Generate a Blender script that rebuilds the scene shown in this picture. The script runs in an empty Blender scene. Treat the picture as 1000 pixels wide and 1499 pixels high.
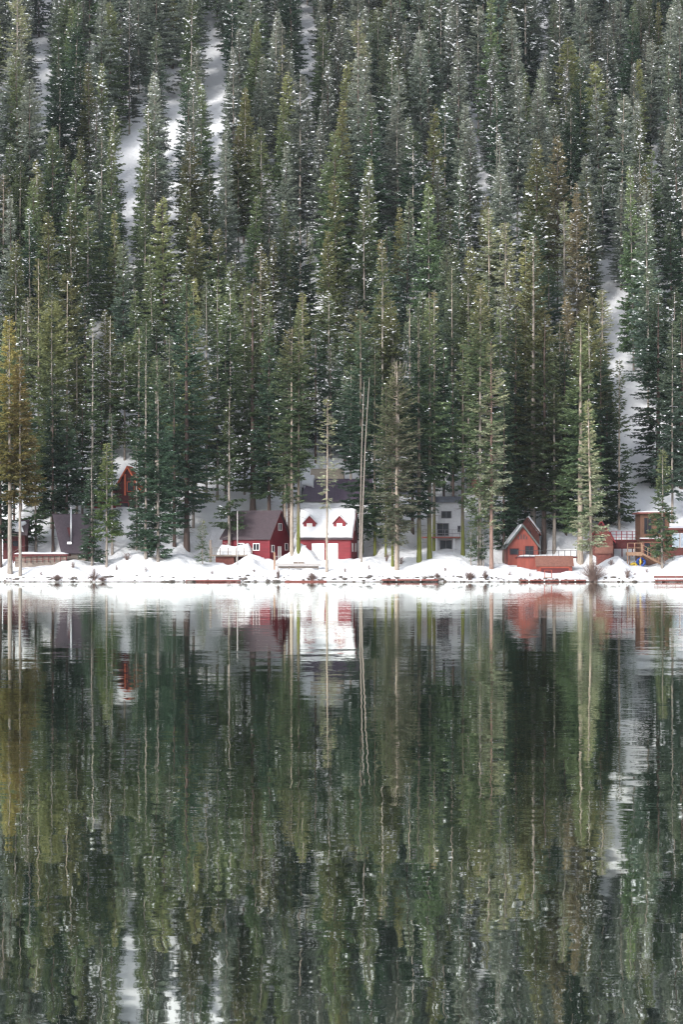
import bpy, math, random
import numpy as np
from mathutils import Vector, Matrix
R_ = math.radians
scene = bpy.context.scene

# ------------------------------------------------------------------ camera, sky, sun, exposure
CAM_H, HOR, F = 3.0, 822.0, 3500.0          # eye height, horizon row and focal length in photo pixels (1000 x 1499)
cam_d = bpy.data.cameras.new('camera'); cam = bpy.data.objects.new('camera', cam_d)
scene.collection.objects.link(cam); scene.camera = cam
cam.location = (0, 0, CAM_H); cam.rotation_euler = (R_(90), 0, 0)
cam_d.sensor_fit = 'VERTICAL'; cam_d.sensor_height = 36.0
cam_d.lens = 36.0 * F / 1499.0
cam_d.shift_y = (HOR - 749.5) / 1499.0
cam_d.clip_start = 0.5; cam_d.clip_end = 5000

SUN_DIR = Vector((-0.46, -0.70, 0.52)).normalized()      # towards the sun
world = bpy.data.worlds.new('World'); scene.world = world; world.use_nodes = True
nt = world.node_tree; nt.nodes.clear()
sky = nt.nodes.new('ShaderNodeTexSky'); sky.sky_type = 'NISHITA'; sky.sun_disc = False
sky.sun_elevation = math.asin(SUN_DIR.z); sky.sun_rotation = math.atan2(SUN_DIR.x, SUN_DIR.y) % (2*math.pi)
sky.altitude = 1800; sky.air_density = 1.0; sky.dust_density = 3.0
hs = nt.nodes.new('ShaderNodeHueSaturation'); hs.inputs['Saturation'].default_value = 0.30
bg = nt.nodes.new('ShaderNodeBackground'); bg.inputs['Strength'].default_value = 0.15
wo = nt.nodes.new('ShaderNodeOutputWorld')
nt.links.new(sky.outputs[0], hs.inputs['Color']); nt.links.new(hs.outputs[0], bg.inputs['Color']); nt.links.new(bg.outputs[0], wo.inputs[0])
sd = bpy.data.lights.new('sun', 'SUN'); sd.energy = 1.5; sd.angle = R_(14); sd.color = (1.0, 0.97, 0.92)
sun = bpy.data.objects.new('sun', sd); scene.collection.objects.link(sun)
sun.rotation_euler = (-SUN_DIR).to_track_quat('-Z', 'Y').to_euler(); sun.location = (-200, -100, 300)
vs = scene.view_settings
scene.display_settings.display_device = 'sRGB'
vs.view_transform = 'Standard'; vs.look = 'None'; vs.gamma = 1.0; vs.use_curve_mapping = False
vs.exposure = 1.6
scene.cycles.max_bounces = 6; scene.cycles.diffuse_bounces = 4; scene.cycles.glossy_bounces = 3
scene.cycles.volume_bounces = 0; scene.cycles.caustics_reflective = False; scene.cycles.caustics_refractive = False
scene.cycles.filter_width = 1.3

C = scene.collection
rnd = random.Random(7)
nrng = np.random.default_rng(11)

# ------------------------------------------------------------------ tagging helpers
def tag(o, label=None, cat=None, group=None, kind=None):
    if label: o['label'] = label
    if cat: o['category'] = cat
    if group: o['group'] = group
    if kind: o['kind'] = kind
    return o
def empty(name, loc, rz=0, label=None, cat=None, group=None):
    o = bpy.data.objects.new(name, None); C.objects.link(o)
    o.location = loc; o.rotation_euler = (0, 0, rz); o.empty_display_size = 0.3
    return tag(o, label, cat, group)
def mesh_obj(name, me, parent=None, mats=()):
    for m in mats: me.materials.append(m)
    o = bpy.data.objects.new(name, me); C.objects.link(o)
    if parent: o.parent = parent
    return o

# ------------------------------------------------------------------ materials
def new_mat(name, rough=0.85, spec=0.3):
    m = bpy.data.materials.new(name); m.use_nodes = True
    n = m.node_tree.nodes; b = n['Principled BSDF']
    b.inputs['Roughness'].default_value = rough; b.inputs['Specular IOR Level'].default_value = spec
    return m, m.node_tree, b
def mixc(t, fac, a, b, blend='MIX'):
    n = t.nodes.new('ShaderNodeMix'); n.data_type = 'RGBA'; n.blend_type = blend
    for k, v in ((0, fac), (6, a), (7, b)):
        if hasattr(v, 'is_linked') or hasattr(v, 'links'): t.links.new(v, n.inputs[k])
        else: n.inputs[k].default_value = v if k == 0 else (*v[:3], 1)
    return n.outputs[2]
def noise(t, scale, detail=3, rough=0.5, coord='Object', vscale=(1,1,1)):
    tc = t.nodes.new('ShaderNodeTexCoord'); mp = t.nodes.new('ShaderNodeMapping'); mp.inputs['Scale'].default_value = vscale
    n = t.nodes.new('ShaderNodeTexNoise'); n.inputs['Scale'].default_value = scale
    n.inputs['Detail'].default_value = detail; n.inputs['Roughness'].default_value = rough
    t.links.new(tc.outputs[coord], mp.inputs[0]); t.links.new(mp.outputs[0], n.inputs['Vector'])
    return n
def ramp(t, src, p0, p1, c0=(0,0,0), c1=(1,1,1)):
    r = t.nodes.new('ShaderNodeValToRGB'); r.color_ramp.elements[0].position = p0; r.color_ramp.elements[1].position = p1
    r.color_ramp.elements[0].color = (*c0, 1); r.color_ramp.elements[1].color = (*c1, 1)
    t.links.new(src, r.inputs[0]); return r.outputs[0]
def bump(t, b, src, dist, strength=0.5):
    n = t.nodes.new('ShaderNodeBump'); n.inputs['Distance'].default_value = dist; n.inputs['Strength'].default_value = strength
    t.links.new(src, n.inputs['Height']); t.links.new(n.outputs[0], b.inputs['Normal'])
def plain(name, c, rough=0.8, spec=0.3, var=0.25, scale=3.0, vscale=(1,1,1), metallic=0, bmp=0.01):
    m, t, b = new_mat(name, rough, spec)
    n = noise(t, scale, 5, 0.6, 'Object', vscale)
    f = ramp(t, n.outputs[0], 0.3, 0.7)
    d = tuple(max(0, x*(1-var)) for x in c); e = tuple(min(1, x*(1+var)) for x in c)
    t.links.new(mixc(t, f, d, e), b.inputs['Base Color'])
    b.inputs['Metallic'].default_value = metallic
    if bmp: bump(t, b, n.outputs[0], bmp)
    return m

def foliage(name, lo, hi, top=None, top_at=(0.45, 0.95)):
    """needle foliage: colour varies spray by spray, bough by bough and tree by tree"""
    m, t, b = new_mat(name, 0.75, 0.15)
    at = t.nodes.new('ShaderNodeAttribute'); at.attribute_name = 'tint'
    c = mixc(t, at.outputs['Fac'], lo, hi)
    if top:  # tops' own tip colour, with lit tops and shaded lower crown painted in
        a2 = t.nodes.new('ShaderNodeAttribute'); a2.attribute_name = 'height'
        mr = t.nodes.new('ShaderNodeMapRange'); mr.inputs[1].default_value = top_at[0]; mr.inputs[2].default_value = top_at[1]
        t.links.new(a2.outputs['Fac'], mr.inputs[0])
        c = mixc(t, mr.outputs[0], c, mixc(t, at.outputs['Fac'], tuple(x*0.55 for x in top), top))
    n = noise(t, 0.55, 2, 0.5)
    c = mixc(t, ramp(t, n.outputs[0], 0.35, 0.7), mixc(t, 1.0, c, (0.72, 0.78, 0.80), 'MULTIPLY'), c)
    oi = t.nodes.new('ShaderNodeObjectInfo')
    h = t.nodes.new('ShaderNodeHueSaturation')
    m1 = t.nodes.new('ShaderNodeMapRange'); m1.inputs[3].default_value = 0.485; m1.inputs[4].default_value = 0.515
    m2 = t.nodes.new('ShaderNodeMapRange'); m2.inputs[3].default_value = 0.45; m2.inputs[4].default_value = 1.35
    mu = t.nodes.new('ShaderNodeMath'); mu.operation = 'MULTIPLY'; mu.inputs[1].default_value = 7.31
    fr = t.nodes.new('ShaderNodeMath'); fr.operation = 'FRACT'
    t.links.new(oi.outputs['Random'], mu.inputs[0]); t.links.new(mu.outputs[0], fr.inputs[0])
    t.links.new(oi.outputs['Random'], m1.inputs[0]); t.links.new(fr.outputs[0], m2.inputs[0])
    t.links.new(m1.outputs[0], h.inputs['Hue']); t.links.new(m2.outputs[0], h.inputs['Value'])
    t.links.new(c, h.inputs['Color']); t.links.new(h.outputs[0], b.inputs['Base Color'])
    tr = t.nodes.new('ShaderNodeBsdfTranslucent'); t.links.new(h.outputs[0], tr.inputs[0])
    ms = t.nodes.new('ShaderNodeMixShader'); ms.inputs[0].default_value = 0.35
    t.links.new(b.outputs[0], ms.inputs[1]); t.links.new(tr.outputs[0], ms.inputs[2])
    t.links.new(ms.outputs[0], t.nodes['Material Output'].inputs[0])
    return m
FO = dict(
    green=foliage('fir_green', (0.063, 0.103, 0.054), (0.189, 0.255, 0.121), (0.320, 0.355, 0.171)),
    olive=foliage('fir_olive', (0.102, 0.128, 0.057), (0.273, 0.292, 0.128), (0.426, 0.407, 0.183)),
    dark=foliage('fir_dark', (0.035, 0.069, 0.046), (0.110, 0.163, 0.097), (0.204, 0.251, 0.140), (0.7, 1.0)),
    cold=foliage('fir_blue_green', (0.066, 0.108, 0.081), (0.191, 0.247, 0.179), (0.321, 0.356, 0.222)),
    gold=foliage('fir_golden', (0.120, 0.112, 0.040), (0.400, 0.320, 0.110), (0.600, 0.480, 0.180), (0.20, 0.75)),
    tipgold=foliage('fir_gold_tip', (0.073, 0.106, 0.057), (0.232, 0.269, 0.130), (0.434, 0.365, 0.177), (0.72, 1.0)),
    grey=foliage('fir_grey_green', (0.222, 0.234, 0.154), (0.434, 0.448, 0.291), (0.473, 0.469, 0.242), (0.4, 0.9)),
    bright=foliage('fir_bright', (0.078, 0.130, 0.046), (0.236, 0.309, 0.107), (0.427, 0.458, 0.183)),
    frost_haze=foliage('fir_frosted_hazed', (0.119, 0.144, 0.112), (0.300, 0.340, 0.270), (0.418, 0.427, 0.342)),  # dusted needles, also paled to paint in haze on the upper slope
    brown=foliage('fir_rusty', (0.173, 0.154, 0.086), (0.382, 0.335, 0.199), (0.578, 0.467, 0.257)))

def bark(name, c, moss=0):
    m, t, b = new_mat(name, 0.9, 0.15)
    n = noise(t, 2.5, 5, 0.65, 'Object', (3, 3, 0.5))
    col = mixc(t, ramp(t, n.outputs[0], 0.3, 0.72), tuple(x*0.5 for x in c), tuple(min(1, x*1.3) for x in c))
    if moss:
        a2 = t.nodes.new('ShaderNodeAttribute'); a2.attribute_name = 'zz'
        n2 = noise(t, 0.9, 4, 0.6)
        ad = t.nodes.new('ShaderNodeMath'); ad.operation = 'MULTIPLY_ADD'; ad.inputs[1].default_value = 7.0
        t.links.new(n2.outputs[0], ad.inputs[0]); t.links.new(a2.outputs['Fac'], ad.inputs[2])
        mr = t.nodes.new('ShaderNodeMapRange'); mr.inputs[1].default_value = 8.0+moss; mr.inputs[2].default_value = 5.0+moss
        mr.inputs[3].default_value = 0; mr.inputs[4].default_value = 0.9
        t.links.new(ad.outputs[0], mr.inputs[0])
        col = mixc(t, mr.outputs[0], col, mixc(t, n.outputs[0], (0.07, 0.085, 0.018), (0.165, 0.173, 0.034)))
    t.links.new(col, b.inputs['Base Color']); bump(t, b, n.outputs[0], 0.04, 0.7)
    return m
BK = dict(pale=bark('bark_pale', (0.36, 0.30, 0.245)), grey=bark('bark_grey', (0.27, 0.235, 0.205)),
          dark=bark('bark_dark', (0.105, 0.075, 0.065)), moss=bark('bark_mossy', (0.15, 0.125, 0.10), 2.0),
          dead=bark('bark_bleached', (0.42, 0.37, 0.32)), red=bark('bark_reddish', (0.25, 0.165, 0.135)))
M_snow, t, b = new_mat('snow', 0.7, 0.25)
n = noise(t, 0.35, 6, 0.6); t.links.new(mixc(t, n.outputs[0], (0.57, 0.58, 0.605), (0.67, 0.67, 0.685)), b.inputs['Base Color'])
n3 = noise(t, 1.6, 6, 0.62); bump(t, b, n3.outputs[0], 0.22, 0.55)
M_clump, t, b = new_mat('snow_on_boughs', 0.75, 0.2); b.inputs['Base Color'].default_value = (0.84, 0.85, 0.88, 1)

# ground: snow with a bare wet strip of earth and stones where the lake laps it
M_ground, t, b = new_mat('snowy_ground', 0.75, 0.25)
geo = t.nodes.new('ShaderNodeNewGeometry'); sx = t.nodes.new('ShaderNodeSeparateXYZ'); t.links.new(geo.outputs['Position'], sx.inputs[0])
n1 = noise(t, 0.9, 6, 0.65); n2 = noise(t, 0.3, 5, 0.6)
mm = t.nodes.new('ShaderNodeMath'); mm.operation = 'MULTIPLY_ADD'; mm.inputs[1].default_value = -0.24
t.links.new(n1.outputs[0], mm.inputs[0]); t.links.new(sx.outputs[2], mm.inputs[2])
mr = t.nodes.new('ShaderNodeMapRange'); mr.inputs[1].default_value = -0.04; mr.inputs[2].default_value = 0.0
t.links.new(mm.outputs[0], mr.inputs[0])
soil = mixc(t, n1.outputs[0], (0.035, 0.026, 0.022), (0.13, 0.10, 0.08))
snowc = mixc(t, n2.outputs[0], (0.57, 0.58, 0.605), (0.67, 0.67, 0.685))
n4 = noise(t, 5.5, 3, 0.7); n5 = noise(t, 0.12, 3, 0.5)
mlt = t.nodes.new('ShaderNodeMath'); mlt.operation = 'MULTIPLY'; t.links.new(ramp(t, n4.outputs[0], 0.66, 0.74), mlt.inputs[0]); t.links.new(ramp(t, n5.outputs[0], 0.42, 0.62), mlt.inputs[1])
snowc = mixc(t, mlt.outputs[0], snowc, (0.22, 0.17, 0.13))
t.links.new(mixc(t, mr.outputs[0], soil, snowc), b.inputs['Base Color'])
bump(t, b, n1.outputs[0], 0.45, 0.9)

# lake: clear dark water; small waves turn the normal (slopes taken straight from noise so far ripples keep their spread)
M_water, t, b = new_mat('lake_water', 0.015, 0.5)
b.inputs['Base Color'].default_value = (0.006, 0.012, 0.009, 1); b.inputs['IOR'].default_value = 1.333
def slope(sc, vsc, amp, det=2):
    q = noise(t, sc, det, 0.5, 'Object', vsc)
    s = t.nodes.new('ShaderNodeVectorMath'); s.operation = 'SUBTRACT'; s.inputs[1].default_value = (0.5, 0.5, 0.5)
    t.links.new(q.outputs['Color'], s.inputs[0])
    k = t.nodes.new('ShaderNodeVectorMath'); k.operation = 'MULTIPLY'; k.inputs[1].default_value = (amp*0.8, amp, 0)
    t.links.new(s.outputs[0], k.inputs[0]); return k.outputs[0]
def vadd(a, c):
    v = t.nodes.new('ShaderNodeVectorMath'); v.operation = 'ADD'
    for i, q in enumerate((a, c)):
        if isinstance(q, tuple): v.inputs[i].default_value = q
        else: t.links.new(q, v.inputs[i])
    return v.outputs[0]
tot = vadd(slope(2.6, (0.8, 1.4, 1), 0.0065, 1), slope(0.6, (0.7, 1.3, 1), 0.012))

gl = t.nodes.new('ShaderNodeBsdfGlossy'); gl.inputs['Roughness'].default_value = 0.012; gl.inputs['Color'].default_value = (0.93, 0.97, 0.91, 1)
mxw = t.nodes.new('ShaderNodeMixShader'); mxw.inputs[0].default_value = 0.7
t.links.new(b.outputs[0], mxw.inputs[1]); t.links.new(gl.outputs[0], mxw.inputs[2]); t.links.new(mxw.outputs[0], t.nodes['Material Output'].inputs[0])
# calm and ruffled patches
pat = noise(t, 0.03, 3, 0.55, 'Object', (0.6, 1.6, 1))
pr = t.nodes.new('ShaderNodeMapRange'); pr.inputs[1].default_value = 0.35; pr.inputs[2].default_value = 0.65
pr.inputs[3].default_value = 0.7; pr.inputs[4].default_value = 1.5; t.links.new(pat.outputs[0], pr.inputs[0])
sc_ = t.nodes.new('ShaderNodeVectorMath'); sc_.operation = 'SCALE'; t.links.new(tot, sc_.inputs[0])
tcw = t.nodes.new('ShaderNodeTexCoord'); sw = t.nodes.new('ShaderNodeSeparateXYZ'); t.links.new(tcw.outputs['Object'], sw.inputs[0])
far_ = t.nodes.new('ShaderNodeMapRange'); far_.inputs[1].default_value = 25; far_.inputs[2].default_value = 160; far_.inputs[3].default_value = 0.0; far_.inputs[4].default_value = 0.020
t.links.new(sw.outputs[1], far_.inputs[0]); t.links.new(pr.outputs[0], sc_.inputs['Scale'])
fine_ = slope(9.0, (1, 1, 1), 1.0, 1); fs_ = t.nodes.new('ShaderNodeVectorMath'); fs_.operation = 'SCALE'      # more wind chop away from the near shore
t.links.new(fine_, fs_.inputs[0]); t.links.new(far_.outputs[0], fs_.inputs['Scale'])
nv = t.nodes.new('ShaderNodeVectorMath'); nv.operation = 'NORMALIZE'; t.links.new(vadd(vadd(sc_.outputs[0], fs_.outputs[0]), (0, 0, 1)), nv.inputs[0])
t.links.new(nv.outputs[0], b.inputs['Normal']); t.links.new(nv.outputs[0], gl.inputs['Normal'])

PM = dict(
    red=plain('red_painted_boards', (0.132, 0.004, 0.012), 0.6, 0.3, 0.2, 1.2, (0.4, 1, 3)),
    red2=plain('faded_red_boards', (0.166, 0.011, 0.018), 0.6, 0.3, 0.25, 1.2, (0.4, 1, 3)),
    orange=plain('orange_red_boards', (0.186, 0.042, 0.029), 0.65, 0.3, 0.25, 1.2, (3, 3, 0.4)),
    orange2=plain('orange_paint', (0.248, 0.051, 0.030), 0.6, 0.3, 0.2),
    vivid=plain('vivid_orange_paint', (0.55, 0.12, 0.055), 0.6, 0.3, 0.2),
    rust=plain('rust_brown_boards', (0.119, 0.035, 0.027), 0.7, 0.3, 0.3),
    darkred=plain('dark_red_boards', (0.072, 0.013, 0.014), 0.7, 0.3, 0.3),
    maroon=plain('maroon_roofing', (0.050, 0.036, 0.042), 0.7, 0.3, 0.25, 4),
    purple=plain('purple_metal_roofing', (0.065, 0.045, 0.072), 0.5, 0.4, 0.15, 2),
    mauve=plain('mauve_roofing', (0.064, 0.048, 0.058), 0.7, 0.3, 0.2, 3),
    tan=plain('tan_shingles', (0.346, 0.294, 0.233), 0.85, 0.2, 0.2, 4),
    greyroof=plain('slate_blue_roofing', (0.076, 0.083, 0.104), 0.6, 0.3, 0.2),
    greenroof=plain('grey_green_roofing', (0.068, 0.076, 0.072), 0.7, 0.3, 0.25),
    rustroof=plain('rusty_roofing', (0.156, 0.072, 0.055), 0.75, 0.2, 0.25),
    grey=plain('grey_siding', (0.408, 0.408, 0.428), 0.7, 0.3, 0.12),
    slate=plain('slate_siding', (0.137, 0.130, 0.144), 0.7, 0.3, 0.15),
    white=plain('white_paint', (0.70, 0.69, 0.68), 0.5, 0.3, 0.05),
    black=plain('black_metal', (0.022, 0.020, 0.022), 0.5, 0.4, 0.2),
    steel=plain('galvanised_pipe', (0.62, 0.62, 0.64), 0.35, 0.5, 0.1, metallic=0.6),
    wood=plain('weathered_planks', (0.20, 0.165, 0.14), 0.85, 0.2, 0.35, 3, (0.5, 4, 4)),
    greywood=plain('grey_weathered_planks', (0.34, 0.32, 0.31), 0.85, 0.2, 0.3, 3, (0.5, 4, 4)),
    brownwood=plain('stained_timber', (0.121, 0.063, 0.041), 0.75, 0.25, 0.3, 2, (4, 4, 0.5)),
    tanwood=plain('tan_timber', (0.272, 0.168, 0.112), 0.75, 0.25, 0.3, 2),
    redwood=plain('reddish_planks', (0.169, 0.058, 0.049), 0.8, 0.25, 0.35, 3, (0.5, 4, 4)),
    glass=plain('dark_window_glass', (0.02, 0.022, 0.028), 0.25, 0.06, 0.3, 1, bmp=0),
    bglass=plain('pale_window_glass', (0.35, 0.42, 0.50), 0.1, 0.6, 0.25, 1, bmp=0),
    blue=plain('blue_vinyl', (0.012, 0.05, 0.24), 0.4, 0.4, 0.1), yellow=plain('yellow_vinyl', (0.45, 0.32, 0.04), 0.4, 0.4, 0.1),
    stone=plain('lakeside_stone', (0.10, 0.088, 0.08), 0.9, 0.2, 0.5, 1.5),
    twig=plain('bare_twigs', (0.17, 0.12, 0.105), 0.9, 0.15, 0.3), redtwig=plain('reddish_twigs', (0.36, 0.17, 0.14), 0.9, 0.15, 0.3),
    palecurtain=plain('pale_blind', (0.66, 0.63, 0.58), 0.8, 0.2, 0.1))

# ------------------------------------------------------------------ terrain shape
def vnoise(x, y, seed=0):
    xi = np.floor(x).astype(int); yi = np.floor(y).astype(int); fx = x-xi; fy = y-yi
    fx = fx*fx*(3-2*fx); fy = fy*fy*(3-2*fy)
    def h(a, c):
        v = np.sin(a*127.1 + c*311.7 + seed*74.7)*43758.5453
        return v - np.floor(v)
    return (h(xi, yi)*(1-fx)+h(xi+1, yi)*fx)*(1-fy)+(h(xi, yi+1)*(1-fx)+h(xi+1, yi+1)*fx)*fy
def fbm(x, y, o=4, seed=0):
    s = 0; a = 1; w = 0
    for i in range(o):
        s = s + a*(vnoise(x, y, seed+i*3)-0.5); w += a*0.5; a *= 0.5; x = x*2.03; y = y*2.03
    return s/w
CREST = [(-400, 826), (0, 838), (30, 833), (80, 826), (108, 813), (132, 824), (170, 818), (200, 808), (232, 816), (262, 810), (290, 820), (312, 827),
         (335, 829), (350, 822), (368, 811), (386, 817), (404, 822), (416, 811), (440, 807), (456, 810), (466, 822), (520, 819), (545, 815),
         (565, 818), (600, 820), (625, 817), (645, 812), (672, 812), (690, 822), (725, 829), (765, 832), (800, 839), (838, 836), (856, 838),
         (880, 826), (905, 810), (920, 828), (950, 832), (970, 825), (985, 811), (1000, 808), (1400, 815)]
CX = np.array([(a-500)*359/F for a, _ in CREST]); CZ = np.array([3+(HOR-b_)*359/F for _, b_ in CREST])
PADS = [  # x, y, rx, ry, z : ground levelled round the buildings
    (-14.5, 366, 7.5, 6.5, 3.2), (-2.0, 366, 6.0, 5.5, 3.3), (17.0, 369, 5.5, 4.5, 4.8), (27.8, 364, 6.0, 5.0, 2.6), (47.5, 366, 7.0, 5.0, 3.0),
    (-43, 363, 6, 5, 3.0), (38, 368, 4, 4, 5.0), (-6.6, 355.2, 4.6, 2.2, 1.7)]
MOUNDS = [(-6.0, 359.2, 1.5, 0.9, 1.5), (-13.4, 359.3, 1.5, 0.9, 1.0), (-4.4, 360.2, 0.9, 0.5, 1.0), (13, 360.5, 3, 1.5, .7), (33.5, 357, 1.6, 1.0, .5), (-30, 357, 2.5, 2, .5)]
def ground(X, Y):
    X = np.asarray(X, float); Y = np.asarray(Y, float)
    Yw = Y - 0.9*fbm(X*0.12, Y*0+3.3, 3, 5)                      # wandering shoreline
    c = 3.0+0.75*(np.interp(X, CX, CZ)-3.0) + 0.3*fbm(X*0.5, Y*0.5, 3, 2)
    d = Yw - 350.0
    k = [-60, -6, 0, 0.45, 2.2, 5.5, 9, 13]
    v = [-6, -1.4, 0.0, 0.35, 0.42, 0.86, 1.0, 1.0]
    near = np.interp(d, k, [-6, -1.4, 0, 0, 0, 0, 0, 0])
    f = np.interp(d, k, [0, 0, 0, 0.16, 0.46, 0.86, 1.0, 1.0])
    zn = near + c*f
    zf = np.interp(Y, [345, 362, 366, 371, 380, 390, 400, 420, 450, 600, 700, 900, 1400],
                      [-9, 3.9, 4.8, 6.8, 11.0, 16.0, 22.0, 33.5, 51.0, 138, 188, 262, 330])
    w = np.clip((Y-360.0)/7.0, 0, 1); w = w*w*(3-2*w)
    z = zn*(1-w) + zf*w
    pz = z.copy()
    for (px, py, rx, ry, h) in PADS:
        q = np.sqrt(((X-px)/rx)**2 + ((Y-py)/ry)**2)
        m = np.clip((1.45-q)/0.45, 0, 1); m = m*m*(3-2*m)
        pz = pz*(1-m) + (np.minimum(pz, h))*m
    z = pz
    for (mx, my, sx_, sy_, h) in MOUNDS: z = z + h*np.exp(-((X-mx)/sx_)**2-((Y-my)/sy_)**2)
    hill = np.clip((Y-372)/20, 0, 1)
    z = z + hill*(1.1*fbm(X*0.07, Y*0.07, 4, 9) + 4.0*fbm(X*0.02, Y*0.02, 2, 4)*np.clip((Y-400)/60, 0, 1))
    bank = np.clip(d/2.0, 0, 1)*(1-hill)
    z = z + bank*(0.30*fbm(X*0.30, Y*0.5, 3, 21)+0.16*fbm(X*1.3, Y*1.3, 3, 31))
    return z
def gz(x, y): return float(ground(np.array([x]), np.array([y]))[0])
def wx(px, Y): return (px-500.0)/F*Y
def wz(py, Y): return CAM_H + (HOR-py)/F*Y
def py_of(z, Y): return HOR - (z-CAM_H)/Y*F
def y_for_base(px, py, y0=351.5, y1=470):
    Y = np.arange(y0, y1, 0.25); P = HOR - (ground((px-500)/F*Y, Y)-CAM_H)/Y*F
    i = np.nonzero(P <= py)[0]
    return float(Y[i[0]]) if len(i) else y1
def y_for_height(px, pyt, H, y0=372, y1=690):
    Y = np.arange(y0, y1, 1.0); Z = ground((px-500)/F*Y, Y)+H; P = HOR-(Z-CAM_H)/Y*F
    i = np.nonzero(P <= pyt)[0]
    return float(Y[i[0]]) if len(i) else y1

xs = np.concatenate([np.linspace(-620, -170, 16)[:-1], np.arange(-170, -64, 3.0), np.arange(-64, 64, 0.42), np.arange(64, 170, 3.0), np.linspace(170, 620, 16)])
ys = np.concatenate([np.array([290, 320, 340, 346, 348]), np.arange(349, 352, 0.22), np.arange(352, 374, 0.42), np.arange(374, 420, 1.2), np.arange(420, 700, 4.0), np.arange(700, 1401, 50.0)])
XX, YY = np.meshgrid(xs, ys); ZZ = ground(XX, YY)
nx, ny = len(xs), len(ys)
def grid_mesh(name, P, nx, ny):
    idx = np.arange(nx*ny).reshape(ny, nx)
    f = np.stack([idx[:-1, :-1], idx[:-1, 1:], idx[1:, 1:], idx[1:, :-1]], -1).reshape(-1, 4)
    return np_mesh(name, P, f, smooth=True)
def np_mesh(name, verts, quads, smooth=False, mat_idx=None, attrs=None):
    me = bpy.data.meshes.new(name)
    k = quads.shape[1]
    me.vertices.add(len(verts)); me.vertices.foreach_set('co', np.ascontiguousarray(verts, dtype=np.float32).ravel())
    me.loops.add(quads.size); me.loops.foreach_set('vertex_index', quads.astype(np.int32).ravel())
    me.polygons.add(len(quads)); me.polygons.foreach_set('loop_start', np.arange(0, quads.size, k, dtype=np.int32))
    me.polygons.foreach_set('loop_total', np.full(len(quads), k, dtype=np.int32))
    if mat_idx is not None: me.polygons.foreach_set('material_index', mat_idx.astype(np.int32))
    me.polygons.foreach_set('use_smooth', np.full(len(quads), smooth, dtype=bool))
    for nm, arr in (attrs or {}).items():
        a = me.attributes.new(nm, 'FLOAT', 'POINT'); a.data.foreach_set('value', arr.astype(np.float32))
    me.update(calc_edges=True); me.validate()
    return me
g = mesh_obj('snowy_ground', grid_mesh('snowy_ground', np.stack([XX, YY, ZZ], -1).reshape(-1, 3), nx, ny), None, [M_ground]); tag(g, kind='structure')
wm = bpy.data.meshes.new('lake_water'); wm.from_pydata([(-620, -60, 0), (620, -60, 0), (620, 352.5, 0), (-620, 352.5, 0)], [], [(0, 1, 2, 3)])
tag(mesh_obj('lake_water', wm, None, [M_water]), kind='structure')

# ------------------------------------------------------------------ small mesh builder
class MB:
    def __init__(s): s.v = []; s.f = []
    def poly(s, pts):
        i = len(s.v); s.v += [tuple(p) for p in pts]; s.f.append(tuple(range(i, i+len(pts)))); return s
    def box(s, x0, x1, y0, y1, z0, z1, M=None):
        i = len(s.v)
        P = [(x, y, z) for z in (z0, z1) for x, y in ((x0, y0), (x1, y0), (x1, y1), (x0, y1))]
        if M is not None: P = [tuple(M @ Vector(p)) for p in P]
        s.v += P
        s.f += [tuple(i+k for k in q) for q in ((3, 2, 1, 0), (4, 5, 6, 7), (0, 1, 5, 4), (1, 2, 6, 5), (2, 3, 7, 6), (3, 0, 4, 7))]
        return s
    def prism(s, poly, axis, a0, a1):
        """poly in (u, z); axis 'x' or 'y' is the extrusion direction"""
        n = len(poly); i = len(s.v)
        for a in (a0, a1):
            for u, z in poly: s.v.append((a, u, z) if axis == 'x' else (u, a, z))
        s.f.append(tuple(i+k for k in range(n))[::-1]); s.f.append(tuple(i+n+k for k in range(n)))
        for k in range(n): q = (k+1) % n; s.f.append((i+k, i+q, i+n+q, i+n+k))
        return s
    def tube(s, pts, r0, r1=None, n=6):
        r1 = r0 if r1 is None else r1; i0 = len(s.v); m = len(pts)
        for j, p in enumerate(pts):
            p = Vector(p); d = (Vector(pts[min(j+1, m-1)])-Vector(pts[max(j-1, 0)])).normalized()
            a = d.orthogonal().normalized(); c = d.cross(a); r = r0+(r1-r0)*j/max(1, m-1)
            for k in range(n):
                an = 2*math.pi*k/n; s.v.append(tuple(p+a*math.cos(an)*r+c*math.sin(an)*r))
        for j in range(m-1):
            for k in range(n):
                q = (k+1) % n; s.f.append((i0+j*n+k, i0+j*n+q, i0+(j+1)*n+q, i0+(j+1)*n+k))
        s.f.append(tuple(i0+k for k in range(n))[::-1]); s.f.append(tuple(i0+(m-1)*n+k for k in range(n)))
        return s
    def build(s, name, mat, parent=None, smooth=False):
        me = bpy.data.meshes.new(name); me.from_pydata(s.v, [], s.f)
        if smooth: me.polygons.foreach_set('use_smooth', [True]*len(me.polygons))
        return mesh_obj(name, me, parent, [mat])

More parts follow.
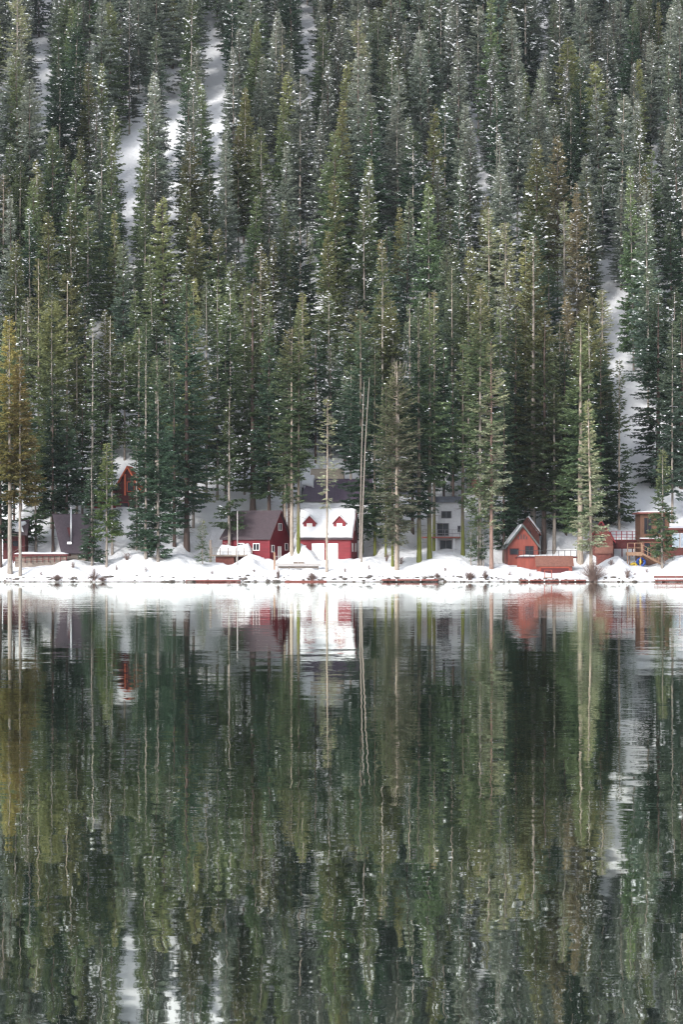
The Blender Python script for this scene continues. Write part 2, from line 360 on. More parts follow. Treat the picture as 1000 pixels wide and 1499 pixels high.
# ------------------------------------------------------------------ houses
class House:
    """local frame: x to the right along the ridge, y into the hill, z up; front eave wall at y=0"""
    def __init__(s, name, label, X, Y, z, yaw, w, d, hw, hr, wall, cat='house'):
        s.root = empty(name, (X, Y, z), yaw, label, cat); s.w, s.d, s.hw, s.hr, s.wall = w, d, hw, hr, wall
    def frame(s, face):
        w, d = s.w, s.d
        return {'front': Matrix.Translation((0, 0, 0)),
                'right': Matrix.Translation((w, 0, 0)) @ Matrix.Rotation(math.pi/2, 4, 'Z'),
                'left': Matrix.Translation((0, d, 0)) @ Matrix.Rotation(-math.pi/2, 4, 'Z'),
                'back': Matrix.Translation((w, d, 0)) @ Matrix.Rotation(math.pi, 4, 'Z')}[face]
    def walls(s, below=2.5, board=0.24, flat=False):
        w, d, hw, hr = s.w, s.d, s.hw, s.hr
        for face, wid, gab in (('front', w, 0), ('back', w, 0), ('right', d, 1), ('left', d, 1)):
            M = s.frame(face); v = []; f = []
            z = -below; top = hr if (gab and not flat) else hw
            rows = []
            while z < top-0.02:
                z2 = min(z+board, top)
                for zz, off in ((z, -0.035), (z2, 0.0)):
                    if zz <= hw or not gab or flat: a, c = 0, wid
                    else:
                        q = (zz-hw)/(hr-hw)*wid/2; a, c = min(q, wid/2-0.02), max(wid-q, wid/2+0.02)
                    rows.append((a, c, zz, off))
                z = z2
            for a, c, zz, off in rows: v += [tuple(M @ Vector((a, off, zz))), tuple(M @ Vector((c, off, zz)))]
            for k in range(len(rows)-1): f.append((2*k, 2*k+1, 2*k+3, 2*k+2))
            # backing so that the wall has thickness
            n0 = len(v)
            shape = [(0.02, -below), (wid-0.02, -below), (wid-0.02, hw)] + ([(wid/2, hr-0.03)] if gab and not flat else []) + [(0.02, hw)]
            v += [tuple(M @ Vector((a, 0.14, q))) for a, q in shape]; f.append(tuple(range(n0, n0+len(shape)))[::-1])
            me = bpy.data.meshes.new('wall'); me.from_pydata(v, [], f); mesh_obj('wall', me, s.root, [s.wall])
    def roof(s, mat, ov=0.45, gx=0.45, th=0.16, ridge_left=0.0, ridge_right=0.0, seams=0):
        w, d, hw, hr = s.w, s.d, s.hw, s.hr; sl = (hr-hw)/(d/2)
        zE = hw-ov*sl; n = math.sqrt(1+sl*sl)*th
        m = MB()
        for side in (0, 1):
            yE, yR = (-ov, d/2) if side == 0 else (d+ov, d/2)
            a = [(-gx, yE, zE+0.05), (w+gx, yE, zE+0.05), (w+gx+ridge_right, yR, hr+0.05), (-gx-ridge_left, yR, hr+0.05)]
            bt = [(p[0], p[1], p[2]+n) for p in a]
            i = len(m.v); m.v += a+bt
            m.f += [(i, i+1, i+2, i+3)[::-1], (i+4, i+5, i+6, i+7), (i, i+1, i+5, i+4), (i+1, i+2, i+6, i+5), (i+3, i, i+4, i+7)]
        r = m.build('roof', mat, s.root)
        s.sl, s.zE, s.rn, s.ov, s.gx = sl, zE, n, ov, gx
        if seams:
            q = MB(); k = int(w/seams)
            for j in range(k+1):
                x = -gx+0.1+j*(w+2*gx-0.2)/k
                p0 = Vector((x, -ov, zE+0.05+n)); p1 = Vector((x, d/2, hr+0.05+n))
                q.v += [tuple(p0+Vector((-.03, 0, 0))), tuple(p0+Vector((.03, 0, 0))), tuple(p1+Vector((.03, 0, 0))), tuple(p1+Vector((-.03, 0, 0))),
                        tuple(p0+Vector((-.03, 0, .06))), tuple(p0+Vector((.03, 0, .06))), tuple(p1+Vector((.03, 0, .06))), tuple(p1+Vector((-.03, 0, .06)))]
                i = len(q.v)-8; q.f += [(i+4, i+5, i+6, i+7), (i, i+1, i+5, i+4), (i+1, i+2, i+6, i+5), (i+3, i, i+4, i+7)]
            sm = q.build('roof_seams', mat, r); sm['kind'] = 'stuff'
        return r
    def snow(s, roof, x0, x1, t0=0.0, t1=1.0, th=0.3, side=0, rag=0.25, seed=1):
        """snow lying on a slope, t from eave (0) to ridge (1)"""
        nx_, ny_ = 26, 14; d = s.d; V = []; rg = np.random.default_rng(seed)
        for j in range(ny_):
            for i in range(nx_):
                u = i/(nx_-1); tt = j/(ny_-1)
                t2 = t0+(t1-t0)*tt; x = x0+(x1-x0)*u
                if rag:
                    x += rag*(0.5-u)*2*float(fbm(np.array(t2*4.0+seed), np.array(seed*1.7), 3)); t2 += rag*0.25*(1-tt if t0 > 0.02 else 0)*float(fbm(np.array(x*0.8), np.array(seed*2.1), 3))
                yy = -s.ov+(d/2+s.ov)*t2; zz = s.zE+0.05+s.rn+(s.hr-s.zE)*t2
                e = min(u, 1-u)*nx_/1.6; e2 = min(tt, (1-tt) if t1 < 0.99 else 1)*ny_/1.2
                h = th*min(1, math.sqrt(max(0, min(e, 1))))*min(1, math.sqrt(max(0, min(e2+0.35, 1))))
                h *= 1+0.35*float(fbm(np.array(x*0.9), np.array(t2*5.0), 3, seed))
                if side: yy = d-yy
                V.append((x, yy, zz+h))
        n0 = len(V)
        me = grid_mesh('roof_snow', np.array(V), nx_, ny_)
        o = mesh_obj('roof_snow', me, roof, [M_snow])
        md = o.modifiers.new('thick', 'SOLIDIFY'); md.thickness = th*0.9; md.offset = -1 if side == 0 else 1
        return o
    def window(s, face, u, v, w, h, frame=None, pane=None, name='window', fr=0.1, bars=(0, 0), label=None):
        M = s.frame(face) @ Matrix.Translation((u, -0.035, v)); m = MB()
        for a in ((0, w, -0.07, 0.03, 0, fr), (0, w, -0.07, 0.03, h-fr, h), (0, fr, -0.07, 0.03, fr, h-fr), (w-fr, w, -0.07, 0.03, fr, h-fr)): m.box(*a, M=M)
        for k in range(bars[0]): x = fr+(w-2*fr)*(k+1)/(bars[0]+1); m.box(x-.03, x+.03, -0.055, 0.02, fr, h-fr, M=M)
        for k in range(bars[1]): z = fr+(h-2*fr)*(k+1)/(bars[1]+1); m.box(fr, w-fr, -0.05, 0.02, z-.03, z+.03, M=M)
        o = m.build(name, frame or PM['white'], s.root)
        if label: o['label'] = label
        MB().box(fr, w-fr, -0.015, 0.02, fr, h-fr, M=M).build('pane', pane or PM['glass'], o)
        return o
    def board(s, face, u0, u1, v0, v1, mat, name='trim', out=0.06, parent=None):
        return MB().box(u0, u1, -0.035-out, 0.02, v0, v1, M=s.frame(face)).build(name, mat, parent or s.root)
    def rake(s, mat, faces=('right',), wdt=0.22):
        """barge boards along the gable edges"""
        for face in faces:
            x = s.w+s.gx if face == 'right' else -s.gx-0.04
            for sg in (0, 1):
                yE = -s.ov if sg == 0 else s.d+s.ov; yR = s.d/2
                m = MB(); i = 0
                P = [(yE, s.zE+0.05+s.rn), (yR, s.hr+0.05+s.rn), (yR, s.hr+0.05+s.rn-wdt*1.5), (yE, s.zE+0.05+s.rn-wdt*1.5)]
                m.prism(P, 'x', x+0.003, x+0.045); m.build('barge_board', mat, s.root)

def railing(root, path, h, post, rail, sp=1.2, pr=0.05, rails=(0.5, 1.0), zlow=0.0, parent=None):
    """posts and rails along a path given in the root's frame"""
    P = [Vector(p) for p in path]
    for a, c in zip(P[:-1], P[1:]):
        L = (c-a).length; n = max(1, round(L/sp))
        for k in range(n+1):
            if k == 0 and a is not P[0]: continue
            p = a.lerp(c, k/n)
            MB().box(p.x-pr, p.x+pr, p.y-pr, p.y+pr, p.z+zlow, p.z+h).build('railing_post', post, parent or root)
        for q in rails:
            dz = Vector((0, 0, h*q-0.03 if q < 1 else h+0.03))
            m = MB().tube([a+dz, c+dz], 0.045, n=4); m.build('handrail' if q == 1 else 'rail', rail, parent or root)
def snow_pad(root, x0, x1, y0, y1, z, h, seed=0, name='snow_cover'):
    nx_, ny_ = 24, 10; V = []
    for j in range(ny_):
        for i in range(nx_):
            u, v = i/(nx_-1), j/(ny_-1); x = x0+(x1-x0)*u; y = y0+(y1-y0)*v
            e = min(1, math.sqrt(min(u, 1-u)*nx_/3), math.sqrt(min(v, 1-v)*ny_/2.4))
            V.append((x, y, z+h*e*(0.8+0.5*float(fbm(np.array(x*0.6+seed), np.array(y*0.6), 3)))))
    me = grid_mesh(name, np.array(V), nx_, ny_)
    return mesh_obj(name, me, root, [M_snow])

# -- red cabin with the maroon roof (left)
yaw = R_(-25); cx, cy = wx(395, 360.3), 360.3; w = 8.1
B = House('red_cabin', 'dark red cabin with bare maroon roof, left of the white-roofed one', cx-w*math.cos(yaw), cy-w*math.sin(yaw), 3.2, yaw, w, 6.6, 3.45, 7.3, PM['red'])
B.walls(); rf = B.roof(PM['maroon'], ov=0.35, gx=0.3, ridge_left=-0.9); B.rake(PM['darkred'])
B.window('front', 5.25, 1.45, 1.15, 1.1, bars=(1, 0)); B.window('front', 2.55, 0.9, 1.2, 1.7, bars=(1, 0), name='glass_door')
B.window('front', 6.7, 0.0, 0.4, 0.4, pane=PM['white'], name='vent_cover', fr=0.04)
B.window('right', 2.75, 4.5, 1.2, 1.1, bars=(1, 0)); B.window('right', 0.5, 1.2, 0.9, 1.1); B.window('right', 5.0, 1.5, 1.0, 1.1)
B.window('right', 2.6, -0.1, 1.1, 2.2, pane=PM['palecurtain'], name='door')
B.window('front', 4.1, 1.9, 0.22, 0.3, pane=PM['palecurtain'], name='porch_lamp', fr=0.03)
for u in (0.02,): B.board('front', B.w-0.2, B.w, -2, 3.4, PM['red2'], 'corner_board', 0.02)
dk = empty('deck', (wx(309, 360), 360.0, wz(812, 360)), R_(-6), 'snowy wooden deck with thin rails left of the maroon-roofed cabin', 'deck')
MB().box(0, 6.3, 0, 2.6, -0.25, 0.0).build('platform', PM['wood'], dk); snow_pad(dk, 0.7, 6.0, 0.7, 2.8, 0.0, 1.5, 3)
MB().box(0.6, 3.4, 0.5, 2.4, -2.0, -0.26).build('skirting', PM['rust'], dk)
railing(dk, [(0.1, 0.1, 0), (6.2, 0.1, 0)], 1.0, PM['wood'], PM['wood'], 1.25, 0.05, (0.45, 1.0))
MB().box(-0.3, 0.0, 0.0, 0.3, -2.4, 2.2).build('post', PM['wood'], dk)
for u in (3.8, 5.0, 6.1): MB().box(u-.08, u+.08, 0.2, 0.36, -2.0, -0.26).build('support', PM['wood'], dk)

# -- red cabin under snow (right)
yaw = R_(-8); w = 8.0; cx, cy = wx(514, 361.0), 361.0
Cc = House('red_cabin', 'red cabin with snow covered roof and two small dormers', cx-w*math.cos(yaw), cy-w*math.sin(yaw), 3.3, yaw, w, 7.0, 3.4, 7.3, PM['red2'])
Cc.walls(); rf = Cc.roof(PM['maroon'], ov=0.4, gx=0.35); Cc.rake(PM['red2'])
Cc.snow(rf, -0.33, w+0.33, 0.0, 1.0, 0.22, rag=0.12, seed=4); Cc.snow(rf, -0.33, w+0.33, 0.0, 1.0, 0.22, side=1, rag=0.1, seed=5)
def dormer(H, u, zb, wd, hw, hp):
    s = H; t_ = (zb-s.zE)/(s.hr-s.zE); y0 = -s.ov+(s.d/2+s.ov)*t_; yb = y0+2.2
    r = MB().prism([(u, zb-0.3), (u+wd, zb-0.3), (u+wd, zb+hw), (u+wd/2, zb+hw+hp), (u, zb+hw)], 'y', y0-0.1, yb).build('dormer', PM['red2'], s.root)
    m = MB()
    for sg in (-1, 1):
        c = u+wd/2; e = c+sg*(wd/2+0.18); ze = zb+hw-0.18*hp/(wd/2)
        m.prism([(c, zb+hw+hp+0.02), (e, ze+0.02), (e, ze+0.14), (c, zb+hw+hp+0.14)], 'y', y0-0.3, yb+0.3)
    m.build('dormer_roof', PM['red'], r)
    m = MB()
    for sg in (-1, 1):
        c = u+wd/2; e = c+sg*(wd/2+0.12); ze = zb+hw-0.12*hp/(wd/2)
        m.prism([(c, zb+hw+hp+0.145), (e, ze+0.145), (e, ze+0.28), (c, zb+hw+hp+0.34)], 'y', y0-0.12, yb+0.5)
    m.build('dormer_snow', M_snow, r)
    ww = 0.85; x0 = u+wd/2-ww/2; q = MB()
    for a in ((x0, x0+ww, zb, zb+.09), (x0, x0+ww, zb+.81, zb+.9), (x0, x0+.09, zb+.09, zb+.81), (x0+ww-.09, x0+ww, zb+.09, zb+.81)):
        q.box(a[0], a[1], y0-.19, y0-.08, a[2], a[3])
    q = q.build('window', PM['white'], r); MB().box(x0+.09, x0+ww-.09, y0-.14, y0-.09, zb+.09, zb+.81).build('pane', PM['palecurtain'], q)
for u in (0.55, 5.15): dormer(Cc, u+0.05, 4.6, 1.8, 0.95, 0.95)
for k, (a, c) in enumerate(((2.0, 3.9), (4.15, 6.0))):
    m = MB().box(a, c, -0.11, -0.04, -0.3, 2.45)
    for q in range(4): m.box(a+0.08, c-0.08, -0.13, -0.111, -0.2+q*0.65, 0.35+q*0.65)
    m.build('garage_door', PM['white'], Cc.root)
Cc.board('front', 1.85, 6.15, 2.452, 2.62, PM['red'], 'door_lintel', 0.1)
Cc.window('front', 0.35, 1.1, 0.75, 1.05, pane=PM['palecurtain'])
Cc.window('right', 3.0, 4.4, 1.0, 1.2, pane=PM['palecurtain']); Cc.window('right', 0.9, 1.2, 1.0, 1.3, pane=PM['palecurtain']); Cc.window('right', 4.4, 1.2, 1.0, 1.3, pane=PM['palecurtain'])
Cc.board('front', w-0.22, w-0.0, -2, 3.4, PM['red'], 'corner_board', 0.02)

# -- slate house with purple and tan roofs, behind
Y0 = 384; u0 = wx(441, Y0)
D = House('slate_house', 'dark slate house with purple metal roof behind the white-roofed cabin', u0, Y0, wz(749, Y0), R_(-3), 11.0, 6.5, 2.0, 5.1, PM['slate'])
D.walls(3); rf = D.roof(PM['purple'], ov=0.5, gx=0.3, ridge_left=-1.3, seams=0.45)
D.snow(rf, -0.2, 1.9, 0.6, 1.0, 0.6, rag=0.3, seed=8)
for u in (4.4, 5.6, 7.3): D.window('front', u, 0.1, 1.0, 1.5, frame=PM['slate'], fr=0.07)
m = MB()
m.prism([(D.d/2-0.2, 4.9), (D.d/2+4.5, 4.9), (D.d/2+2.4, 7.1), (D.d/2+2.1, 7.1)], 'x', 1.2, 6.6); up = m.build('upper_roof', PM['tan'], D.root)
sp_ = MB().box(1.3, 6.5, D.d/2+1.95, D.d/2+2.6, 7.1, 7.32).build('roof_snow', M_snow, up)

# -- pale house with slate roof behind the trees
Y0 = 386
P2 = House('pale_house', 'pale grey house with dark roof half hidden behind the sparse grey tree', wx(566, Y0), Y0, wz(752, Y0), R_(-4), 5.4, 6, 3.5, 6.2, PM['grey'])
P2.walls(3); P2.roof(PM['greyroof'], ov=0.4, gx=0.3)
P2.window('front', 3.3, 1.5, 1.0, 1.2); P2.window('front', 4.6, 1.5, 0.6, 1.2); P2.window('front', 1.2, 1.3, 1.2, 1.3)

# -- grey house on the slope
Y0 = 366.5
E = House('grey_house', 'two storey grey house with flat dark roof and balcony between mossy trunks', wx(627, Y0), Y0, wz(800, Y0), R_(0), 5.1, 6, 6.9, 7.0, PM['grey'])
E.walls(2, flat=True)
MB().prism([(-0.5, 6.75), (6.3, 7.6), (6.3, 7.85), (-0.5, 7.55), (-0.62, 7.3)], 'x', -0.3, 5.4).build('roof', PM['greyroof'], E.root)
E.window('front', 2.0, 4.3, 1.6, 1.15, frame=PM['slate'], bars=(1, 0)); E.window('front', 1.3, 1.6, 1.9, 2.0, frame=PM['slate'], pane=PM['glass'], bars=(1, 0), name='glass_door')
E.window('front', 4.5, 2.2, 0.5, 1.0, frame=PM['slate'])
E.window('front', 1.8, -0.9, 1.9, 1.9, frame=PM['slate'], name='glass_door', bars=(1, 0), label='lower glass door under the balcony')
bal = MB().box(-1.0, 4.9, -1.6, -0.04, 1.25, 1.5).build('balcony', PM['redwood'], E.root)
railing(E.root, [(-0.9, -1.5, 1.5), (4.8, -1.5, 1.5)], 1.0, PM['slate'], PM['slate'], 1.2, 0.035, (0.5, 1.0), parent=bal)
for u in (1.2, 3.9): MB().box(u-.1, u+.1, -1.5, -1.3, -2.2, 1.25).build('support_post', PM['grey'], E.root)

# -- orange-red cabin, gable to the lake
Y0 = 359.5; wd = 4.5
Fh = House('orange_cabin', 'orange-red cabin with its pointed gable and black slats facing the lake', wx(743, Y0)+wd, Y0, wz(829, Y0), R_(90), 7.0, wd, 3.0, 5.9, PM['orange'])
Fh.root.location = (wx(744, Y0), Y0, wz(829, Y0)); Fh.root.rotation_euler = (0, 0, R_(0))
# ridge runs into the hill: rebuild frame with swapped axes
Fh.root.rotation_euler = (0, 0, R_(90)); Fh.root.location = (wx(744, Y0)+wd, Y0, wz(829, Y0))
Fh.walls(); rf = Fh.roof(PM['greenroof'], ov=0.4, gx=0.55, th=0.24)
Fh.rake(PM['greenroof'], ('left',))
def gable(u, v, w_, h_, **k): return Fh.window('left', u, v, w_, h_, **k)
gable(0.25, 1.7, 1.4, 1.0, frame=PM['darkred']); gable(2.55, 1.5, 1.35, 1.6, frame=PM['darkred'], bars=(1, 0), name='glass_door')
for k in range(4): Fh.board('left', 1.5+k*0.42, 1.64+k*0.42, 4.05, 4.95-abs(k-1.5)*0.3, PM['black'], 'gable_slat')
Fh.snow(rf, 0.5, 6.8, 0.12, 0.95, 0.3, side=1, rag=0.3, seed=12)
Fh.snow(rf, 1.3, 6.8, 0.30, 0.98, 0.25, side=0, rag=0.4, seed=13)
F2 = House('orange_cabin', 'second orange gable rising with snow on its roof behind the orange cabin', wx(766, 366)+2.6, 367.4, wz(800, 366), R_(90), 4.0, 3.4, 2.0, 4.2, PM['rust'])
F2.walls(); rf = F2.roof(PM['rust'], ov=0.3, gx=0.4); F2.snow(rf, -0.2, 4.2, 0.05, 0.98, 0.4, side=0, rag=0.2, seed=15)
F2.window('left', 1.3, 1.6, 0.9, 0.8, frame=PM['darkred'])

dk = empty('deck', (wx(757, 357), 356.6, wz(815, 357)), 0, 'snowy deck with black rail posts and orange skirting beside the orange cabin', 'deck')
MB().box(0, 9.0, 0, 3.4, -0.22, 0).build('platform', PM['darkred'], dk); snow_pad(dk, 0.2, 8.8, 0.15, 3.3, 0.0, 0.3, 6)
for k in range(5): MB().box(k*0.62+0.004, (k+1)*0.62-0.004, -0.02, 0.06, -1.9, -0.25).build('skirting_board', PM['orange'], dk)
railing(dk, [(0.1, 0.08, -0.1), (8.9, 0.08, -0.1)], 1.0, PM['black'], PM['black'], 0.9, 0.035, (0.18, 1.0), zlow=-0.6)
bh = House('boathouse', 'low orange boathouse with rusty sloping roof in front of the deck', wx(787, 355.2), 355.2, wz(841, 355.2), 0, 5.2, 3.0, 1.35, 1.36, PM['orange'], cat='boathouse')
bh.hr = 2.6; bh.walls(1.5, flat=False)
bh.roof(PM['rustroof'], ov=0.25, gx=0.25, th=0.1)
bh.board('front', 0.5, 4.7, -0.2, 0.95, PM['darkred'], 'dark_opening', 0.05); bh.board('front', 0.4, 4.8, 0.952, 1.15, PM['orange2'], 'door_lintel', 0.1)
for a in (0.38, 4.7): bh.board('front', a, a+0.14, -0.5, 0.95, PM['orange2'], 'door_post', 0.09)
sk = empty('dock_ladder', (wx(803, 351.5), 351.3, 0.1), 0, 'orange timber frame ladder standing on the shore dock', 'ladder')
for x in (-0.55, 0.5): MB().box(x-.05, x+.05, 0, 0.12, -0.5, wz(836, 351.4)).build('rail', PM['orange2'], sk)
MB().box(-0.6, 0.55, -0.02, 0.14, wz(836, 351.4), wz(836, 351.4)+0.09).build('top_bar', PM['orange2'], sk)
for k in range(3): MB().box(-0.498, 0.448, -0.1+k*0.01, 0.3, 0.12+k*0.2, 0.2+k*0.2).build('step', PM['tanwood'], sk)

# -- red gabled cabin further right, red deck
Gh = House('red_cabin', 'faded red cabin with steep gable behind the pale leaning tree', wx(868, 364)+3.2, 364.5, wz(812, 364), R_(90), 5.0, 3.6, 2.2, 4.9, PM['rust'])
Gh.root.rotation_euler = (0, 0, R_(82)); Gh.walls(); rf = Gh.roof(PM['maroon'], ov=0.4, gx=0.4, th=0.2); Gh.rake(PM['red2'], ('left',))
Gh.window('left', 1.3, 2.0, 1.0, 1.0, frame=PM['darkred'])
lt = House('lean_to', 'small low red lean-to with snow beneath the faded red cabin', wx(874, 360), 360.4, wz(815, 360), R_(-12), 2.3, 1.8, 0.6, 1.5, PM['rust'], cat='shed')
lt.walls(); lt.roof(PM['rustroof'], ov=0.2, gx=0.2, th=0.1)
dk = empty('deck', (wx(894, 366), 365.5, wz(790, 366)), 0, 'red painted deck with open rails on the snowy slope', 'deck')
MB().box(0, 4.2, 0, 2.5, -0.3, 0).build('platform', PM['darkred'], dk); MB().box(0.1, 4.0, 0.1, 0.3, -1.4, -0.31).build('skirting', PM['darkred'], dk)
railing(dk, [(0.05, 0.05, 0), (4.15, 0.05, 0)], 1.25, PM['red2'], PM['red2'], 0.9, 0.06, (0.3, 0.65, 1.0)); snow_pad(dk, 0.2, 4.0, 0.8, 2.4, 0.0, 0.5, 9)
for u in (0.4, 1.8, 3.4): MB().box(u-.08, u+.08, 0.35, 0.5, -2.6, -0.3).build('support', PM['darkred'], dk)

# -- brown house at the right edge
Y0 = 361.5
Hh = House('brown_house', 'brown timber house with flat snowy roof and wooden stairs at the right edge', wx(938, Y0), Y0, wz(822, Y0), 0, 4.4, 6, 7.2, 7.3, PM['brownwood'])
Hh.walls(2, flat=True)
rfb = MB().box(-0.45, 4.8, -0.6, 6.3, 7.22, 7.45).build('roof', PM['redwood'], Hh.root); snow_pad(rfb, -0.4, 4.75, -0.55, 6.2, 7.45, 0.25, 14, 'roof_snow')
Hh.window('front', 0.5, 4.1, 1.3, 2.6, frame=PM['brownwood'], bars=(1, 0)); Hh.window('front', 2.4, 4.1, 1.4, 2.6, frame=PM['brownwood'], bars=(1, 0))
Hh.board('front', -0.1, 4.5, 3.2, 3.45, PM['darkred'], 'floor_band', 0.25); mb_ = MB().box(-0.1, 4.5, -0.35, -0.04, 3.453, 3.6).build('snow_strip', M_snow, Hh.root)
Hh.window('front', 0.5, 0.8, 1.1, 2.1, frame=PM['redwood']); Hh.window('front', 2.2, 0.8, 1.4, 2.1, frame=PM['redwood'])
wing = MB().box(4.4, 12, -0.6, 6, -2.0, 4.8).build('wing', PM['redwood'], Hh.root)
MB().box(4.1, 12.3, -1.2, 6.3, 4.8, 5.05).build('wing_roof', PM['redwood'], Hh.root); snow_pad(Hh.root, 4.15, 12.2, -1.15, 6.2, 5.05, 0.35, 17, 'roof_snow')
for k in range(4):
    x = 4.7+k*1.25
    q = MB()
    for a in ((x, x+1.15, 2.1, 2.2), (x, x+1.15, 4.2, 4.3), (x, x+0.09, 2.2, 4.2), (x+1.06, x+1.15, 2.2, 4.2)): q.box(a[0], a[1], -0.7, -0.58, a[2], a[3])
    q = q.build('window', PM['white'], Hh.root); MB().box(x+.09, x+1.06, -0.64, -0.59, 2.2, 4.2).build('pane', PM['bglass'], q)
st = empty('deck_stairs', (wx(919, 358), 358.3, wz(808, 358)), 0, 'tan wooden landing with stairs going down right of it', 'stairs')
MB().box(0, 2.3, 0, 1.6, -0.55, -0.02).build('landing', PM['tanwood'], st)
for x, y in ((0.0, 0.0), (0.5, 1.4), (2.0, 0.3)): MB().box(x, x+.16, y+0.02, y+.18, -2.6, -0.56).build('post', PM['tanwood'], st)
railing(st, [(0.08, 0.05, 0), (2.2, 0.05, 0)], 1.3, PM['tanwood'], PM['tanwood'], 1.0, 0.06, (0.5, 1.0))
p0, p1 = Vector((2.3, 0.1, -0.1)), Vector((5.6, 0.1, -1.9))
for yy in (0.05, 1.35): MB().tube([p0+Vector((0, yy, -0.15)), p1+Vector((0, yy, -0.15))], 0.14, n=4).build('stringer', PM['tanwood'], st)
for k in range(11):
    p = p0.lerp(p1, (k+0.5)/11); MB().box(p.x-.17, p.x+.17, 0.06, 1.5, p.z-.02, p.z+.04).build('step', PM['tanwood'], st)
railing(st, [p0+Vector((0, -0.05, 0)), p1+Vector((0, -0.05, 0))], 1.15, PM['tanwood'], PM['tanwood'], 0.9, 0.05, (0.5, 1.0))
def floaty(name, label, X, Y, z, col, col2, rx, rz):
    r = empty(name, (X, Y, z), 0, label, 'pool float'); m = MB()
    ring = [(math.cos(a)*rx, 0.12*math.sin(2*a), math.sin(a)*rz+rz) for a in [2*math.pi*k/20 for k in range(21)]]
    m.tube(ring, 0.2, n=8); m.build('ring', col, r, True)
    if col2: MB().tube([(-rx*.3, -0.2, rz*.2), (-rx*.15, -0.28, rz), (-rx*.3, -0.2, rz*1.8)], 0.14, n=8).build('stripe', col2, r, True)
zg = gz(wx(932, 359), 359)
floaty('inflatable_ring', 'blue inflatable ring with yellow band leaning under the wooden stairs', wx(939, 359), 358.9, wz(828, 359), PM['blue'], PM['yellow'], 0.55, 0.55)
floaty('inflatable_ring', 'yellow inflatable lying low beside the blue one under the landing', wx(929, 358.4), 358.7, wz(829, 359), PM['yellow'], None, 0.4, 0.2)

# -- A-frame at the left with its deck
Y0 = 362; A = empty('a_frame_house', (wx(68, Y0), Y0, wz(812, Y0)), R_(-6), 'mauve roofed A-frame house with a tall metal chimney pipe', 'house')
def slab(P, th, name, mat, par):
    m = MB(); a = [Vector(p) for p in P]; nrm = (a[1]-a[0]).cross(a[2]-a[0]).normalized()*th
    n = len(a); m.v = [tuple(p) for p in a]+[tuple(p-nrm) for p in a]
    m.f = [tuple(range(n)), tuple(range(n, 2*n))[::-1]]+[(k, n+k, n+(k+1) % n, (k+1) % n) for k in range(n)]
    return m.build(name, mat, par)
ar = slab([(2.3, -0.4, 0.2), (6.2, -0.4, 0.2), (6.2, 3.6, 6.25), (0.0, 3.6, 6.25)], 0.2, 'roof', PM['mauve'], A)
slab([(0.0, 3.62, 6.25), (6.2, 3.62, 6.25), (6.2, 7.6, 0.2), (2.3, 7.6, 0.2)], 0.2, 'roof', PM['mauve'], A)
slab([(2.5, -0.1, 0.2), (2.5, 3.55, 5.9), (2.5, 7.3, 0.2)], 0.1, 'gable_wall', PM['darkred'], A)
slab([(6.0, 7.3, -0.6), (6.0, 3.55, 5.9), (6.0, -0.1, -0.6)], 0.1, 'gable_wall', PM['darkred'], A)
MB().box(2.5, 6.0, 0.1, 7.0, -2, 0.15).build('foundation', PM['wood'], A)
cp = MB().tube([(3.55, 0.9, 1.8), (3.55, 0.9, 7.1)], 0.13, n=8).build('chimney_pipe', PM['steel'], A, True); MB().tube([(3.55, 0.9, 7.1), (3.55, 0.9, 7.3)], 0.2, 0.12, n=8).build('cap', PM['steel'], cp, True)
MB().box(3.1, 3.75, 0.2, 0.55, 1.6, 1.95).build('chimney_base', PM['steel'], A)
slab([(2.75, 1.55, 4.15), (3.25, 0.95, 2.7), (3.4, 1.55, 4.15)], 0.45, 'skylight', PM['darkred'], A)
dk = empty('deck', (wx(18, 358), 358.0, wz(811, 358)), R_(-2), 'dark red deck heaped with snow in front of the A-frame house', 'deck')
MB().box(0, 8.3, 0, 3, -0.3, 0).build('platform', PM['darkred'], dk); snow_pad(dk, 0.1, 8.1, 0.15, 3, 0.0, 0.35, 22)
railing(dk, [(0.1, -0.05, -1.4), (8.1, -0.05, -1.2)], 1.0, PM['darkred'], PM['redwood'], 0.9, 0.06, (0.5, 1.0))
MB().box(0.3, 8.0, 0.3, 0.5, -2.2, -0.31).build('skirting', PM['wood'], dk)
hb = House('brown_cabin', 'dark red boarded cabin behind golden tree at the left edge', wx(4, 364), 364, wz(815, 364), 0, 3.3, 4, 3.6, 5.4, PM['darkred'])
hb.walls(); rf = hb.roof(PM['maroon']); hb.snow(rf, 0.2, 3.0, 0.1, .8, 0.3, rag=.6, seed=31); hb.window('front', 1.4, 1.5, 1.0, 1.0, frame=PM['darkred'])

# -- orange house up the left slope
Y0 = 381; O = House('orange_house', 'bright orange gabled house high among the trees at left', wx(166, Y0)+4.0, Y0, wz(762, Y0), R_(86), 5.0, 3.6, 5.2, 8.3, PM['darkred'])
O.walls(3, 0.3); rf = O.roof(PM['vivid'], ov=0.5, gx=0.7, th=0.2); O.rake(PM['vivid'], ('left',)); O.snow(rf, 0.2, 4.5, 0.1, 0.8, 0.4, side=1, rag=0.3, seed=33)
O.board('left', 1.3, 1.55, 4.0, 7.4, PM['vivid'], 'post', 0.3); O.window('left', 1.7, 4.6, 1.2, 1.6, frame=PM['vivid']); O.window('left', 0.6, 1.5, 1.4, 1.4, frame=PM['red2'])
ext = MB().box(-0.4, 1.6, 3.6, 8.6, -2.5, 3.9).build('wing', PM['red2'], O.root); snow_pad(O.root, -0.5, 1.7, 3.6, 8.7, 3.9, 0.9, 35, 'roof_snow')
Q = House('red_house', 'red house mostly hidden by the pair of bare grey trees', wx(697, 385), 385, wz(748, 385), R_(5), 4.2, 5, 3.2, 5.0, PM['rust'])
